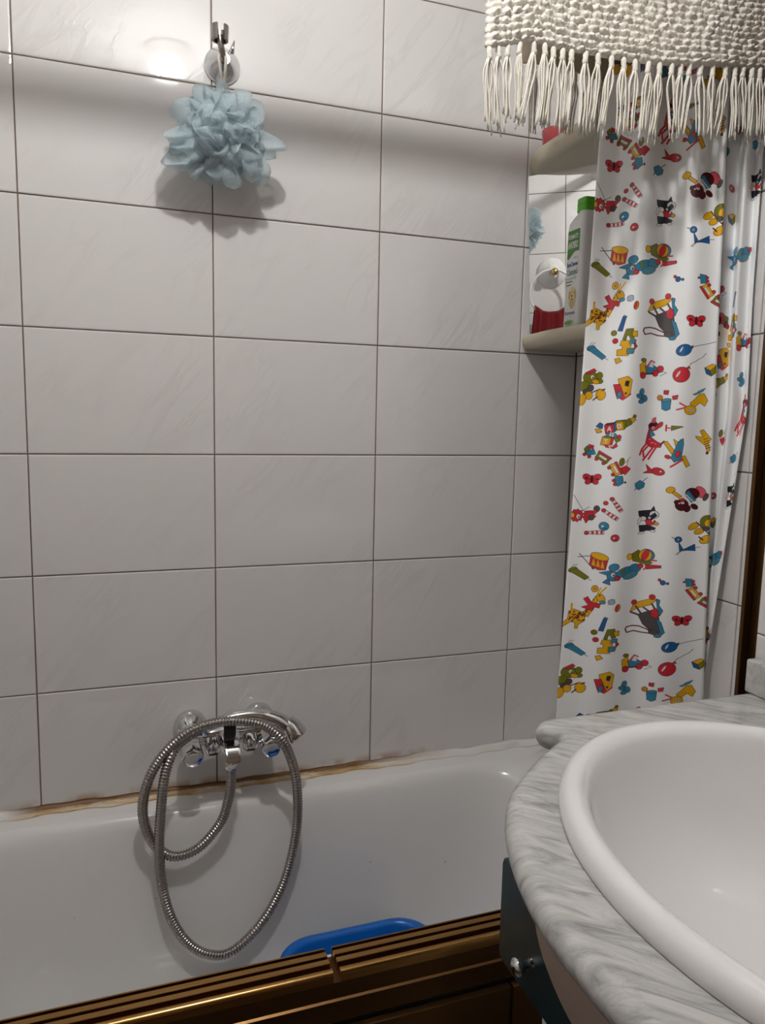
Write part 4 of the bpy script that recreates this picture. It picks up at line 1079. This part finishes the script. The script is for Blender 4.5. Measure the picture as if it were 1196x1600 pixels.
def d_turtle(k):
    k.p([(-22, -6), (-10, -14), (12, 10), (6, 14), (-18, 6)], OLV); k.e(3, -4, 12, 11.5, BLU); k.e(1, -4, 10, 10.5, YEL); k.e(1, -4, 5, 10.5, RED, 20, 0.3); k.p([(2, 14), (25, 14), (25, 18), (4, 22)], RED); k.l([(10, 5), (18, 5)], 2.4, RED); k.l([(4, 18), (0, 23)], 2.4, RED); k.e(-24, -2, 4, 5.5, YEL)
def d_rabbit(k):
    k.p([(-36, -2), (-16, -8), (-18, 0), (-24, 2)], BLU); k.p([(-30, 16), (-18, 4), (-12, 12), (-20, 12), (-19, 20)], BLU); k.e(-14, 4, 10, 8.5, BLU); k.e(-14, -13, 8, 6.5, BLU, -20); k.e(4, -4, 15, 8, BLU, -25); k.e(20, -10, 9, 8, BLU, 0); k.e(13, 3, 12, 6, TEA, -25); k.e(28, -14, 4.2, 4.2, RED); k.e(-8, 8, 4.2, 4, RED); k.e(-15, 1, 3.2, 4, WHT, 0, .4); k.e(-14, 2, 1.3, 1.8, BLK, 0, 0); k.p([(-3, -6), (3, -10), (4, -3), (0, 0)], OLV, 0.3)
def d_giraffe(k):
    k.p([(-26, 8), (-19, 4), (0, 12), (-1, 26), (-10, 34), (-11, 41), (-15, 41), (-15, 30), (-22, 28), (-34, 37), (-37, 33), (-27, 22)], YEL); k.p([(-34, 37), (-42, 38), (-41, 34), (-35, 32)], BLK); k.l([(-22, 6), (-22, -6)], 3.2, YEL)
    k.p([(-4, 12), (6, -4), (14, -22), (19, -18), (12, 2), (4, 18)], YEL)
    for i in range(46):
        x, y = rp.uniform(-25, 0), rp.uniform(8, 27); k.e(x, y, 1.1, 1.5, MAR, rp.uniform(0, 90), 0)
    for i in range(14):
        t = rp.random(); k.e(-1 + 16 * t + rp.uniform(-2, 2), 13 - 32 * t + rp.uniform(-2, 2), 1.2, 1.2, MAR, 0, 0)
    k.e(22, -19, 5.5, 9, YEL, -25); k.e(25, -11, 4.5, 3.4, TEA, 0, 0.4); k.e(12, -36, 4.8, 6, YEL, 10); k.e(12, -36, 2, 2.6, ORA, 10, 0); k.l([(20, -28), (29, -40)], 2.4, YEL); k.l([(17, -28), (21, -38)], 2.2, YEL); k.e(20, -24, 1.2, 1.8, BLK, 0, 0)
    k.p([(4, -4), (-4, -16), (2, -20), (8, -10), (22, -8), (20, 0), (12, -2), (10, 6), (3, 4), (-6, 0)], RED)
def d_stripeball(k):
    k.e(0, 0, 5, 5, WHT)
    for a in (-3, 0, 3): k.l([(-4.4, a + 1.5), (4.4, a - 1.5)], 1.3, DBL)
    k.e(10, 12, 3.4, 7, ORA, 12); k.e(9, 12, 1.8, 7, RED, 12, 0)
def d_horse(k):
    k.p([(-23, 2), (-17, -14), (10, -24), (16, -22), (8, -12), (-12, -4)], YEL); k.e(10, -27, 4.2, 4.6, RED); k.e(-17, -16, 4, 4.4, RED)
    k.l([(-21, 3), (-6, 10)], 3.4, GRY); k.l([(-14, -8), (-4, 8)], 3.2, GRY); k.l([(10, -14), (16, -2)], 3.0, GRY); k.l([(-2, -6), (8, 2)], 3, GRY)
    k.p([(-10, 8), (2, 2), (16, -4), (20, 6), (22, 22), (26, 36), (22, 43), (16, 40), (8, 36), (-2, 26)], GRY); k.p([(8, 0), (16, -6), (22, 4), (17, 13), (10, 10)], RED); k.p([(18, -8), (16, -24), (21, -22), (20, -12), (26, -2), (22, 8)], BLU)
    k.p([(17, 14), (24, 20), (30, 40), (25, 46), (22, 32)], BLU); k.e(13, 40, 6, 4.6, GRY, 15); k.l([(10, 38), (-8, 30), (-18, 29), (-27, 31), (-29, 36), (-26, 42), (-16, 39), (-4, 42), (8, 43)], 2.0, MAR); k.e(20, 47, 5, 3.2, BLU)
def d_bluebird(k):
    k.e(-9, -12, 5.2, 5.2, DBL); k.e(-9, -12, 2, 2.4, LBL, 0, 0.2); k.l([(-19, -16), (-13, -13)], 1.2, MAR); k.p([(-8, -6), (0, 8), (-6, 10)], DBL); k.p([(-4, 9), (17, -3), (18, 9), (6, 8)], DBL); k.l([(17, 3), (26, 2)], 0.8, GRY); k.l([(-6, 10), (-12, 16)], 0.9, GRY); k.l([(-4, 10), (-10, 17)], 0.9, GRY)
def d_cymbal(k):
    k.e(10, -14, 12, 13, OLV); k.e(12, -12, 7, 8, YEL, 20, 0.2); k.e(-12, -6, 9, 5.2, YEL, -35); k.e(-3, 3, 8, 5, YEL, -30); k.e(8, 18, 11, 6.5, YEL, -35); k.l([(-8, -14), (12, 8)], 1.6, MAR); k.e(7, -2, 5, 4, GRY); k.e(15, 6, 4, 4, GRY); k.l([(-3, 14), (3, 19)], 2.2, MAR); k.l([(15, 14), (19, 20)], 2.2, MAR)
def d_dots(k):
    k.e(0, 0, 3.6, 4.2, DBL); k.e(-5, -5, 1.8, 2.2, RED); k.e(7, 1, 1.8, 1.8, DBL)
def d_bluebar(k):
    k.p([(-5, 12), (2, -12), (7, -11), (2, 13)], DBL); k.p([(2, -12), (4, -14), (8, -12), (7, -10)], BLU)
def d_castle(k):
    k.p([(-1, -24), (10, -25), (12, -8), (6, -8), (4, -14), (0, -12), (-1, -5), (-6, -6)], OLV); k.p([(9, -20), (17, -21), (17, -12), (10, -12)], YEL); k.p([(-8, -4), (4, -4), (4, 3), (8, 3), (4, 22), (-14, 22), (-14, 12), (-6, 11), (-6, 4), (-10, 4)], YEL)
    k.p([(6, -6), (15, -6), (15, 1), (6, 1)], TEA); k.p([(2, 10), (14, 9), (12, 18), (2, 19)], TEA); k.p([(13, 0), (18, 5), (14, 10)], RED); k.e(-21, -18, 4.4, 4.4, OLV); k.e(-18, -4, 4.2, 4.2, RED); k.p([(-17, 28), (-10, 26), (-6, 32), (-14, 36)], YEL)
def d_tulip(k, c):
    k.e(-10, -6, 7, 4.5, c, -15); k.p([(-16, -4), (-4, -8), (16, 8), (10, 13)], c); k.l([(14, 10), (20, 14)], 0.9, GRY); k.l([(-12, -12), (-8, -17)], 0.8, GRY); k.l([(-8, -12), (-4, -16)], 0.8, GRY)
def d_balloon(k, c, r_=(11, 10)):
    k.e(0, 0, r_[0], r_[1], c, -25); k.e(-4, -1, 1.3, 5.2, WHT, 25, 0); k.p([(10, -6), (14, -8), (13, -3)], c)
def d_balloon_b(k):
    k.l([(12, -5), (24, -9), (36, -12), (50, -16)], 0.9, GRY); d_balloon(k, DBL, (12, 9.5))
def d_balloon_r(k):
    k.l([(10, -12), (14, -20), (20, -23), (26, -28), (32, -31), (38, -39)], 0.9, GRY); k.e(0, 0, 12.5, 13.5, RED, 30); k.e(-5, -1, 1.6, 6.5, WHT, 28, 0); k.p([(8, -12), (11, -15), (13, -11)], RED)
def d_cube(k):
    k.p([(-9, -4), (3, -11), (9, -8), (0, 1)], YEL); k.p([(-9, -4), (0, 1), (2, 10), (-6, 6)], DBL); k.p([(0, 1), (9, -8), (9, 3), (2, 10)], OLV)
def d_tractor(k):
    k.p([(-19, -6), (-10, -14), (-8, 10), (-17, 12)], YEL); k.p([(-10, -4), (2, -8), (12, -2), (14, 6), (-6, 8)], BLU); k.l([(-7, -4), (0, -15), (6, -12)], 2.2, RED); k.p([(-4, -4), (0, -11), (4, -9), (4, -3)], WHT, .3); k.e(-13, 12, 4.4, 5.6, RED); k.e(8, 7, 4.6, 5.4, RED); k.e(16, -1, 5, 5.2, RED); k.l([(-9, 9), (4, 8)], 2.4, MAR); k.l([(14, 6), (22, 4), (26, 6), (16, 12)], 0.8, GRY); k.e(-13, -15, 4, 3, OLV)
def d_clown(k):
    k.e(-3, -16, 12, 11, OLV); k.e(12, -20, 5, 6, OLV); k.e(13, -10, 5, 4, OLV); k.p([(-12, -24), (2, -32), (6, -28), (-6, -22)], RED); k.e(0, -17, 3, 3.4, WHT, 0, .4); k.e(1, -16, 1.2, 1.6, BLK, 0, 0); k.e(6, -9, 6, 3.6, YEL, 10); k.e(-12, 0, 9, 9, OLV); k.e(-2, 3, 5, 6, GRY, 20); k.e(-10, 10, 4.5, 4.5, GRY)
    k.l([(-10, 16), (14, 4)], 1.8, MAR); k.e(16, 14, 8, 9.5, YEL); k.l([(10, 18), (4, 24)], 2, MAR); k.l([(18, 6), (22, 4)], 2.4, MAR); k.e(-4, 16, 6, 7, YEL); k.e(-15, 24, 6, 10, YEL, 10)
def d_house(k):
    k.p([(-9, -17), (6, -22), (13, -16), (11, 8), (2, 17), (-5, 6)], YEL); k.p([(-16, -7), (-6, -8), (3, 16), (0, 20), (-10, 14)], RED); k.p([(3, -14), (9, -14), (7, -4), (2, -6)], BLK, .3); k.e(4, 8, 1.8, 2, BLK, 0, 0); k.p([(-9, 8), (-4, 4), (-3, 14), (-9, 18)], BLU); k.l([(2, 18), (12, 9)], 2.2, RED)
def d_bfly(k):
    k.e(-1, -8, 3.6, 6, BLU, 10); k.e(-4, 0, 5.5, 3.6, BLU, 25); k.e(4, 3, 4.5, 6, BLU, -20); k.e(-1, 9, 4.5, 3.6, BLU, -10); k.l([(-3, -8), (4, 9)], 1.2, GRY)
def d_bucket(k):
    k.p([(-8, -5), (6, -8), (5, 9), (-1, 12), (-7, 9)], BLU); k.e(-1, -7, 7, 2.6, TEA, -10); k.e(-11, -11, 4, 4.4, ORA); k.p([(-5, -24), (2, -24), (1, -17), (-5, -18)], RED); k.p([(8, -14), (16, -16), (15, -9), (9, -8)], RED)
def d_hen(k):
    k.p([(-10, -2), (-2, -10), (4, -18), (12, -20), (18, -8), (14, 2), (6, -4), (-4, 6)], YEL); k.e(-9, 10, 9, 8, YEL); k.e(-8, 10, 3.4, 3, WHT, 0, .4); k.e(-8, 10, 1.2, 1.4, BLK, 0, 0); k.l([(-16, 4), (-26, -2)], 2.4, RED); k.l([(-18, 6), (-30, 10)], 2.4, RED); k.p([(-6, -18), (8, -26), (6, -22), (-2, -17)], TEA, .4); k.p([(2, -24), (14, -30), (10, -24), (4, -20)], TEA, .4)
def glyph(k, x, y, ch, c, r_=0):
    q = Pen(k.x + k.sx * (x * k.c - y * k.s_), k.y + x * k.s_ + y * k.c, k.sc, r_, k.sx)
    G_ = {'A': [[(-3, 4), (0, -4), (3, 4)], [(-2, 1.5), (2, 1.5)]], 'B': [[(-2.5, 4), (-2.5, -4), (1.5, -4), (2.5, -2), (1.5, 0), (-2.5, 0), (2, 0), (3, 2), (2, 4), (-2.5, 4)]], 'T': [[(-3, -4), (3, -4)], [(0, -4), (0, 4)]], 'S': [[(3, -3), (0, -4), (-2.5, -2.5), (0, 0), (2.5, 2), (0, 4), (-3, 3)]], 'O': [[(0, -4), (2.8, -1.5), (2.8, 1.5), (0, 4), (-2.8, 1.5), (-2.8, -1.5), (0, -4)]], 'D': [[(-2.5, 4), (-2.5, -4), (1, -4), (3, 0), (1, 4), (-2.5, 4)]]}
    for ln in G_[ch]: q.l(ln, 1.5, c)
def block(k, x, y, r_, f, side, top, ch, lc=WHT):
    q = Pen(k.x + k.sx * (x * k.c - y * k.s_), k.y + x * k.s_ + y * k.c, k.sc, r_, k.sx)
    q.p([(-7, -6), (-3, -9), (11, -9), (7, -6)], top); q.p([(7, -6), (11, -9), (11, 4), (7, 8)], side); q.p([(-7, -6), (7, -6), (7, 8), (-7, 8)], f)
    q.p([(-5, -4), (5, -4), (5, 6), (-5, 6)], f, 0.3); glyph(q, 0, 1, ch, lc)
def d_abc(k):
    k.p([(26, -20), (32, -26), (35, -20), (30, -14)], YEL); k.e(33, -26, 2.2, 2.6, OLV); k.p([(16, -16), (25, -22), (29, -12), (20, -6)], OLV); block(k, 8, -8, -8, YEL, OLV, OLV, 'O', WHT); block(k, -6, -3, -10, RED, DBL, MAR, 'A', WHT)
    k.p([(-12, 6), (4, 6), (8, 12), (-8, 12)], BLU); glyph(k, -2, 9, 'B', WHT, 10); block(k, -10, 19, 10, YEL, RED, OLV, 'T', WHT); k.p([(-12, 27), (2, 29), (6, 23), (8, 29), (2, 33), (-10, 31)], RED); glyph(k, -3, 30, 'S', WHT, 10); k.p([(2, 14), (12, 10), (12, 18), (6, 22)], OLV); k.e(10, 12, 3, 3.5, RED); k.p([(-28, -6), (-22, -13), (-17, -10), (-18, -2)], DBL); k.p([(-29, -1), (-22, -2), (-18, 4), (-26, 6)], YEL)
def d_deer(k):
    k.e(6, -17, 8.5, 6.5, RED, -25); k.e(4, -21, 7, 4.2, MAR, -25); k.p([(2, -24), (4, -32), (8, -34), (8, -24)], PINK); k.e(16, -21, 3, 5.5, RED, 30); k.p([(-1, -16), (5, -12), (2, 2), (12, 10), (20, 14), (18, 20), (2, 20), (-6, 12), (-4, -2)], RED); k.p([(0, -12), (6, -6), (8, -2), (0, 2)], BLU); k.e(5, -15, 2.4, 2.8, WHT, 0, .4); k.e(5, -15, 1, 1.3, BLK, 0, 0)
    k.l([(-5, 14), (-12, 24), (-15, 34)], 3.2, RED); k.l([(-2, 18), (-10, 28), (-8, 38)], 3, RED); k.l([(8, 18), (-1, 32), (-9, 44)], 3.2, RED); k.l([(12, 19), (6, 30), (0, 42)], 3, RED); k.l([(18, 15), (23, 9)], 2.6, MAR)
    for x, y in ((0, 6), (6, 12), (10, 14), (3, 12)): k.e(x, y, .9, .9, WHT, 0, 0)
def d_dart(k):
    k.p([(-3, -4), (14, -3), (-3, 4)], OLV); k.l([(-11, 0), (-3, 0)], 2, RED); k.l([(-11, -5), (-11, 5)], 2.6, RED)
def d_zebra(k):
    k.p([(-7, -18), (-2, -20), (10, -4), (6, 4), (9, 16), (6, 22), (2, 8), (-12, -4), (-14, -8), (-2, -6)], YEL)
    for i in range(5): k.l([(-1 + i, -2 + 4 * i), (6 + i, -5 + 4 * i)], 1.1, MAR)
    k.e(5, 22, 1.4, 2, MAR)
def d_bluetop(k):
    k.p([(-8, -2), (0, -8), (8, -3), (7, 4), (-1, 9), (-6, 6)], BLU); k.l([(4, -6), (12, -13)], 1.2, DBL); k.l([(-6, 6), (-8, 10)], 1.2, DBL); k.e(0, -2, 4, 1.6, TEA, -15, 0)
def d_tulipg(k): d_tulip(k, OLV)
def d_tulipb(k): d_tulip(k, BLU)
def d_blueball(k): d_ball(k, BLU, 7.5)
def d_ball2(k): d_ball(k, RED, 6.2)
def d_tractor2(k): d_tractor(k)
rp = random.Random(3)
FRONT = [('train', 0.0475, 1.6125), ('butterfly', 0.0300, 1.5800), ('tops', 0.0825, 1.1550), ('fish', 0.1350, 1.5925), ('plane', 0.1675, 1.1750), ('bear', 0.1900, 1.1100), ('redbird', 0.0200, 1.0800), ('pins', 0.0650, 1.0900), ('blueball', 0.0550, 1.0650), ('cat', 0.1275, 1.0750), ('drum', 0.0475, 1.0125), ('turtle', 0.1250, 1.0175), ('rabbit', 0.0900, 0.9930), ('giraffe', 0.0350, 1.3850), ('stripeball', 0.0750, 1.3950), ('horse', 0.1300, 1.3800), ('bluebird', 0.1850, 1.0375), ('cymbal', 0.2120, 1.0625), ('dots', 0.1550, 1.4250), ('wagon', 0.2050, 0.9675), ('butterfly', 0.1875, 1.3675), ('bluebar', 0.0625, 1.3600), ('castle', 0.0725, 1.3325), ('tulipb', 0.0230, 1.3200), ('balloon_b', 0.1700, 1.3250), ('balloon_r', 0.1680, 1.2900), ('cube', 0.2155, 1.2975), ('tractor', 0.1175, 1.2975), ('clown', 0.0185, 1.2700), ('house', 0.0725, 1.2675), ('bfly', 0.1050, 1.2575), ('bucket', 0.1475, 1.2475), ('hen', 0.1945, 1.2475), ('abc', 0.0600, 1.2075), ('deer', 0.1225, 1.2000), ('dart', 0.1600, 1.2125), ('zebra', 0.2110, 1.1950), ('bluetop', 0.1100, 1.1275), ('tulipg', 0.0200, 1.4375), ('ball2', 0.0740, 1.0480)]
BACK = [('cube', 0.335, 1.515), ('tractor', 0.290, 1.415), ('bluebar', 0.3725, 1.400), ('bear', 0.2925, 1.365), ('castle', 0.3675, 1.360), ('house', 0.330, 1.315), ('tractor', 0.4275, 1.340), ('bfly', 0.4225, 1.285), ('abc', 0.2925, 1.2725), ('deer', 0.4375, 1.2375), ('tops', 0.345, 1.200), ('bluetop', 0.4225, 1.170), ('blueball', 0.300, 1.160), ('cat', 0.440, 1.115), ('ball2', 0.330, 1.112), ('rabbit', 0.3850, 1.015), ]
for nm, u, z in FRONT:
    globals()['d_' + nm](Pen(u / 0.0011, (1.75 - z) / 0.00086, 0.94, 0.0, 1.0))
for nm, u, z in BACK:
    globals()['d_' + nm](Pen(u / 0.0011, (1.75 - z) / 0.00086, 0.9, 0.0, 1.6))
# keep a plain seam strip along the free edge
img = bpy.data.images.new('curtain_print', TWp, THp, alpha=False)
px = np.ones((THp, TWp, 4), np.float32); px[..., :3] = IMG[::-1]
img.pixels.foreach_set(px.ravel()); img.update(); img.pack()

m, n, l, b = new_mat('printed_vinyl', (0.8, 0.8, 0.8), 0.32)
b.inputs['Coat Weight'].default_value = 0.15; b.inputs['Coat Roughness'].default_value = 0.2
ti = n.new('ShaderNodeTexImage'); ti.image = img; ti.interpolation = 'Linear'; ti.extension = 'REPEAT'
l.new(ti.outputs[0], b.inputs['Base Color'])
tl = n.new('ShaderNodeBsdfTranslucent'); l.new(ti.outputs[0], tl.inputs[0])
ms = n.new('ShaderNodeMixShader'); ms.inputs[0].default_value = 0.04
l.new(b.outputs[0], ms.inputs[1]); l.new(tl.outputs[0], ms.inputs[2]); l.new(ms.outputs[0], n['Material Output'].inputs[0])
noise_bump(m, n, l, b, 14, 0.25, 0.006, 3)
M['vinyl'] = m

# ------------------------------------------------------------------ shower curtain
UM, UT = .225, .46
CZT, CZB = 1.898, .60
def mixf(a, b_, t): return a + (b_ - a) * t
def curtain_pt(u, z):
    t = (1.93 - z) / 1.33
    kf = np.interp(z, [.8, 1.65], [1, 0])
    x0 = np.interp(z, [.79, 1.16, 1.63], [.791, .802, .8135]); y0 = float(np.interp(z, [1.69, 1.90], [-.330, -.425]))
    x1 = np.interp(z, [.8, 1.2, 1.65], [.984, .966, .949]); y1 = -.435
    if u <= UM:
        s = u / UM
        amp = mixf(.004, .013, (1 - kf))
        wv = np.sin(2 * PI * (2.3 * s + .1 * np.sin(3 * z))) * np.sin(PI * s) ** .7
        wv += .35 * np.sin(2 * PI * (1.1 * s + .35 * t + .2)) * np.sin(PI * s)
        nx, ny = -(y1 - y0), (x1 - x0); ln = np.hypot(nx, ny)
        return mixf(x0, x1, s) + nx / ln * amp * wv, mixf(y0, y1, s) + ny / ln * amp * wv, z
    s = (u - UM) / (UT - UM)
    ex = np.interp(z, [.6, .8, 1.24, 1.4, 1.9], [.985, .990, 1.002, 1.005, 1.005])
    ey = np.interp(z, [.6, .8, 1.24, 1.4, 1.9], [-.405, -.425, -.458, -.449, -.444])
    tx, ty = x1 + .012, y1 + .032
    if s < .12:
        q = s / .12; a = q * PI / 2
        return x1 + .012 * np.sin(a) + .004 * np.sin(2 * a), mixf(y1, ty, q), z
    q = (s - .12) / .88
    dx, dy = ex - tx, ey - ty; ln = np.hypot(dx, dy) + 1e-6
    amp = np.interp(z, [.6, 1.0, 1.6], [.002, .005, .013])
    wv = np.sin(2 * PI * 2.5 * q + .5) * np.sin(PI * q) ** .5
    return mixf(tx, ex, q) - dy / ln * amp * wv, max(mixf(ty, ey, q) + dx / ln * amp * wv, -.461), z
NU, NZ = 150, 160
verts, uvs, faces = [], [], []
for i in range(NZ + 1):
    z = CZT + (CZB - CZT) * i / NZ
    for j in range(NU + 1):
        u = UT * j / NU
        verts.append(tuple(float(v) for v in curtain_pt(u, z))); uvs.append((u / UT, (z - .04 * (z - 1.2) * max(0.0, 1 - u / UM) - 1.75) / (PH * 0.00086) + 1.0))
for i in range(NZ):
    for j in range(NU):
        a = i * (NU + 1) + j; faces.append((a, a + NU + 1, a + NU + 2, a + 1))
me = bpy.data.meshes.new('shower_curtain'); me.from_pydata(verts, [], faces); me.update()
ul = me.uv_layers.new(name='UVMap')
flat = np.array([uvs[v] for p in me.polygons for v in p.vertices], np.float32).ravel()
ul.data.foreach_set('uv', flat)
cu_ = link('shower_curtain', me, M['vinyl'])
sd = cu_.modifiers.new('thickness', 'SOLIDIFY'); sd.thickness = 0.0006; sd.offset = 0
tag(cu_, 'white vinyl shower curtain printed with colourful toys and animals, gathered at the right', 'curtain')

# ------------------------------------------------------------------ ceiling lamp (lights the room)
lp_ = thing('ceiling_lamp', 'bare bulb lamp on the ceiling above the front edge of the bathtub', 'lamp', (LAMP_POS[0], LAMP_POS[1], ZC))
bm = bmesh.new(); add_lathe(bm, (LAMP_POS[0], LAMP_POS[1], ZC), (0, 0, -1), [(0.05, 0), (0.05, 0.006), (0.03, 0.014), (0.020, 0.020), (0.019, 0.034)], 28)
from_bm('lamp_base', bm, M['white_lacquer'], lp_, auto=50)
bm = bmesh.new(); add_lathe(bm, (LAMP_POS[0], LAMP_POS[1], LAMP_POS[2]), (0, 0, 1), [(LAMP_R * math.sin(PI * k / 12) if 0 < k < 12 else 0.0002, -LAMP_R * math.cos(PI * k / 12)) for k in range(13)], 24)
from_bm('bulb', bm, M['bulb'], lp_)
adopt(lp_)
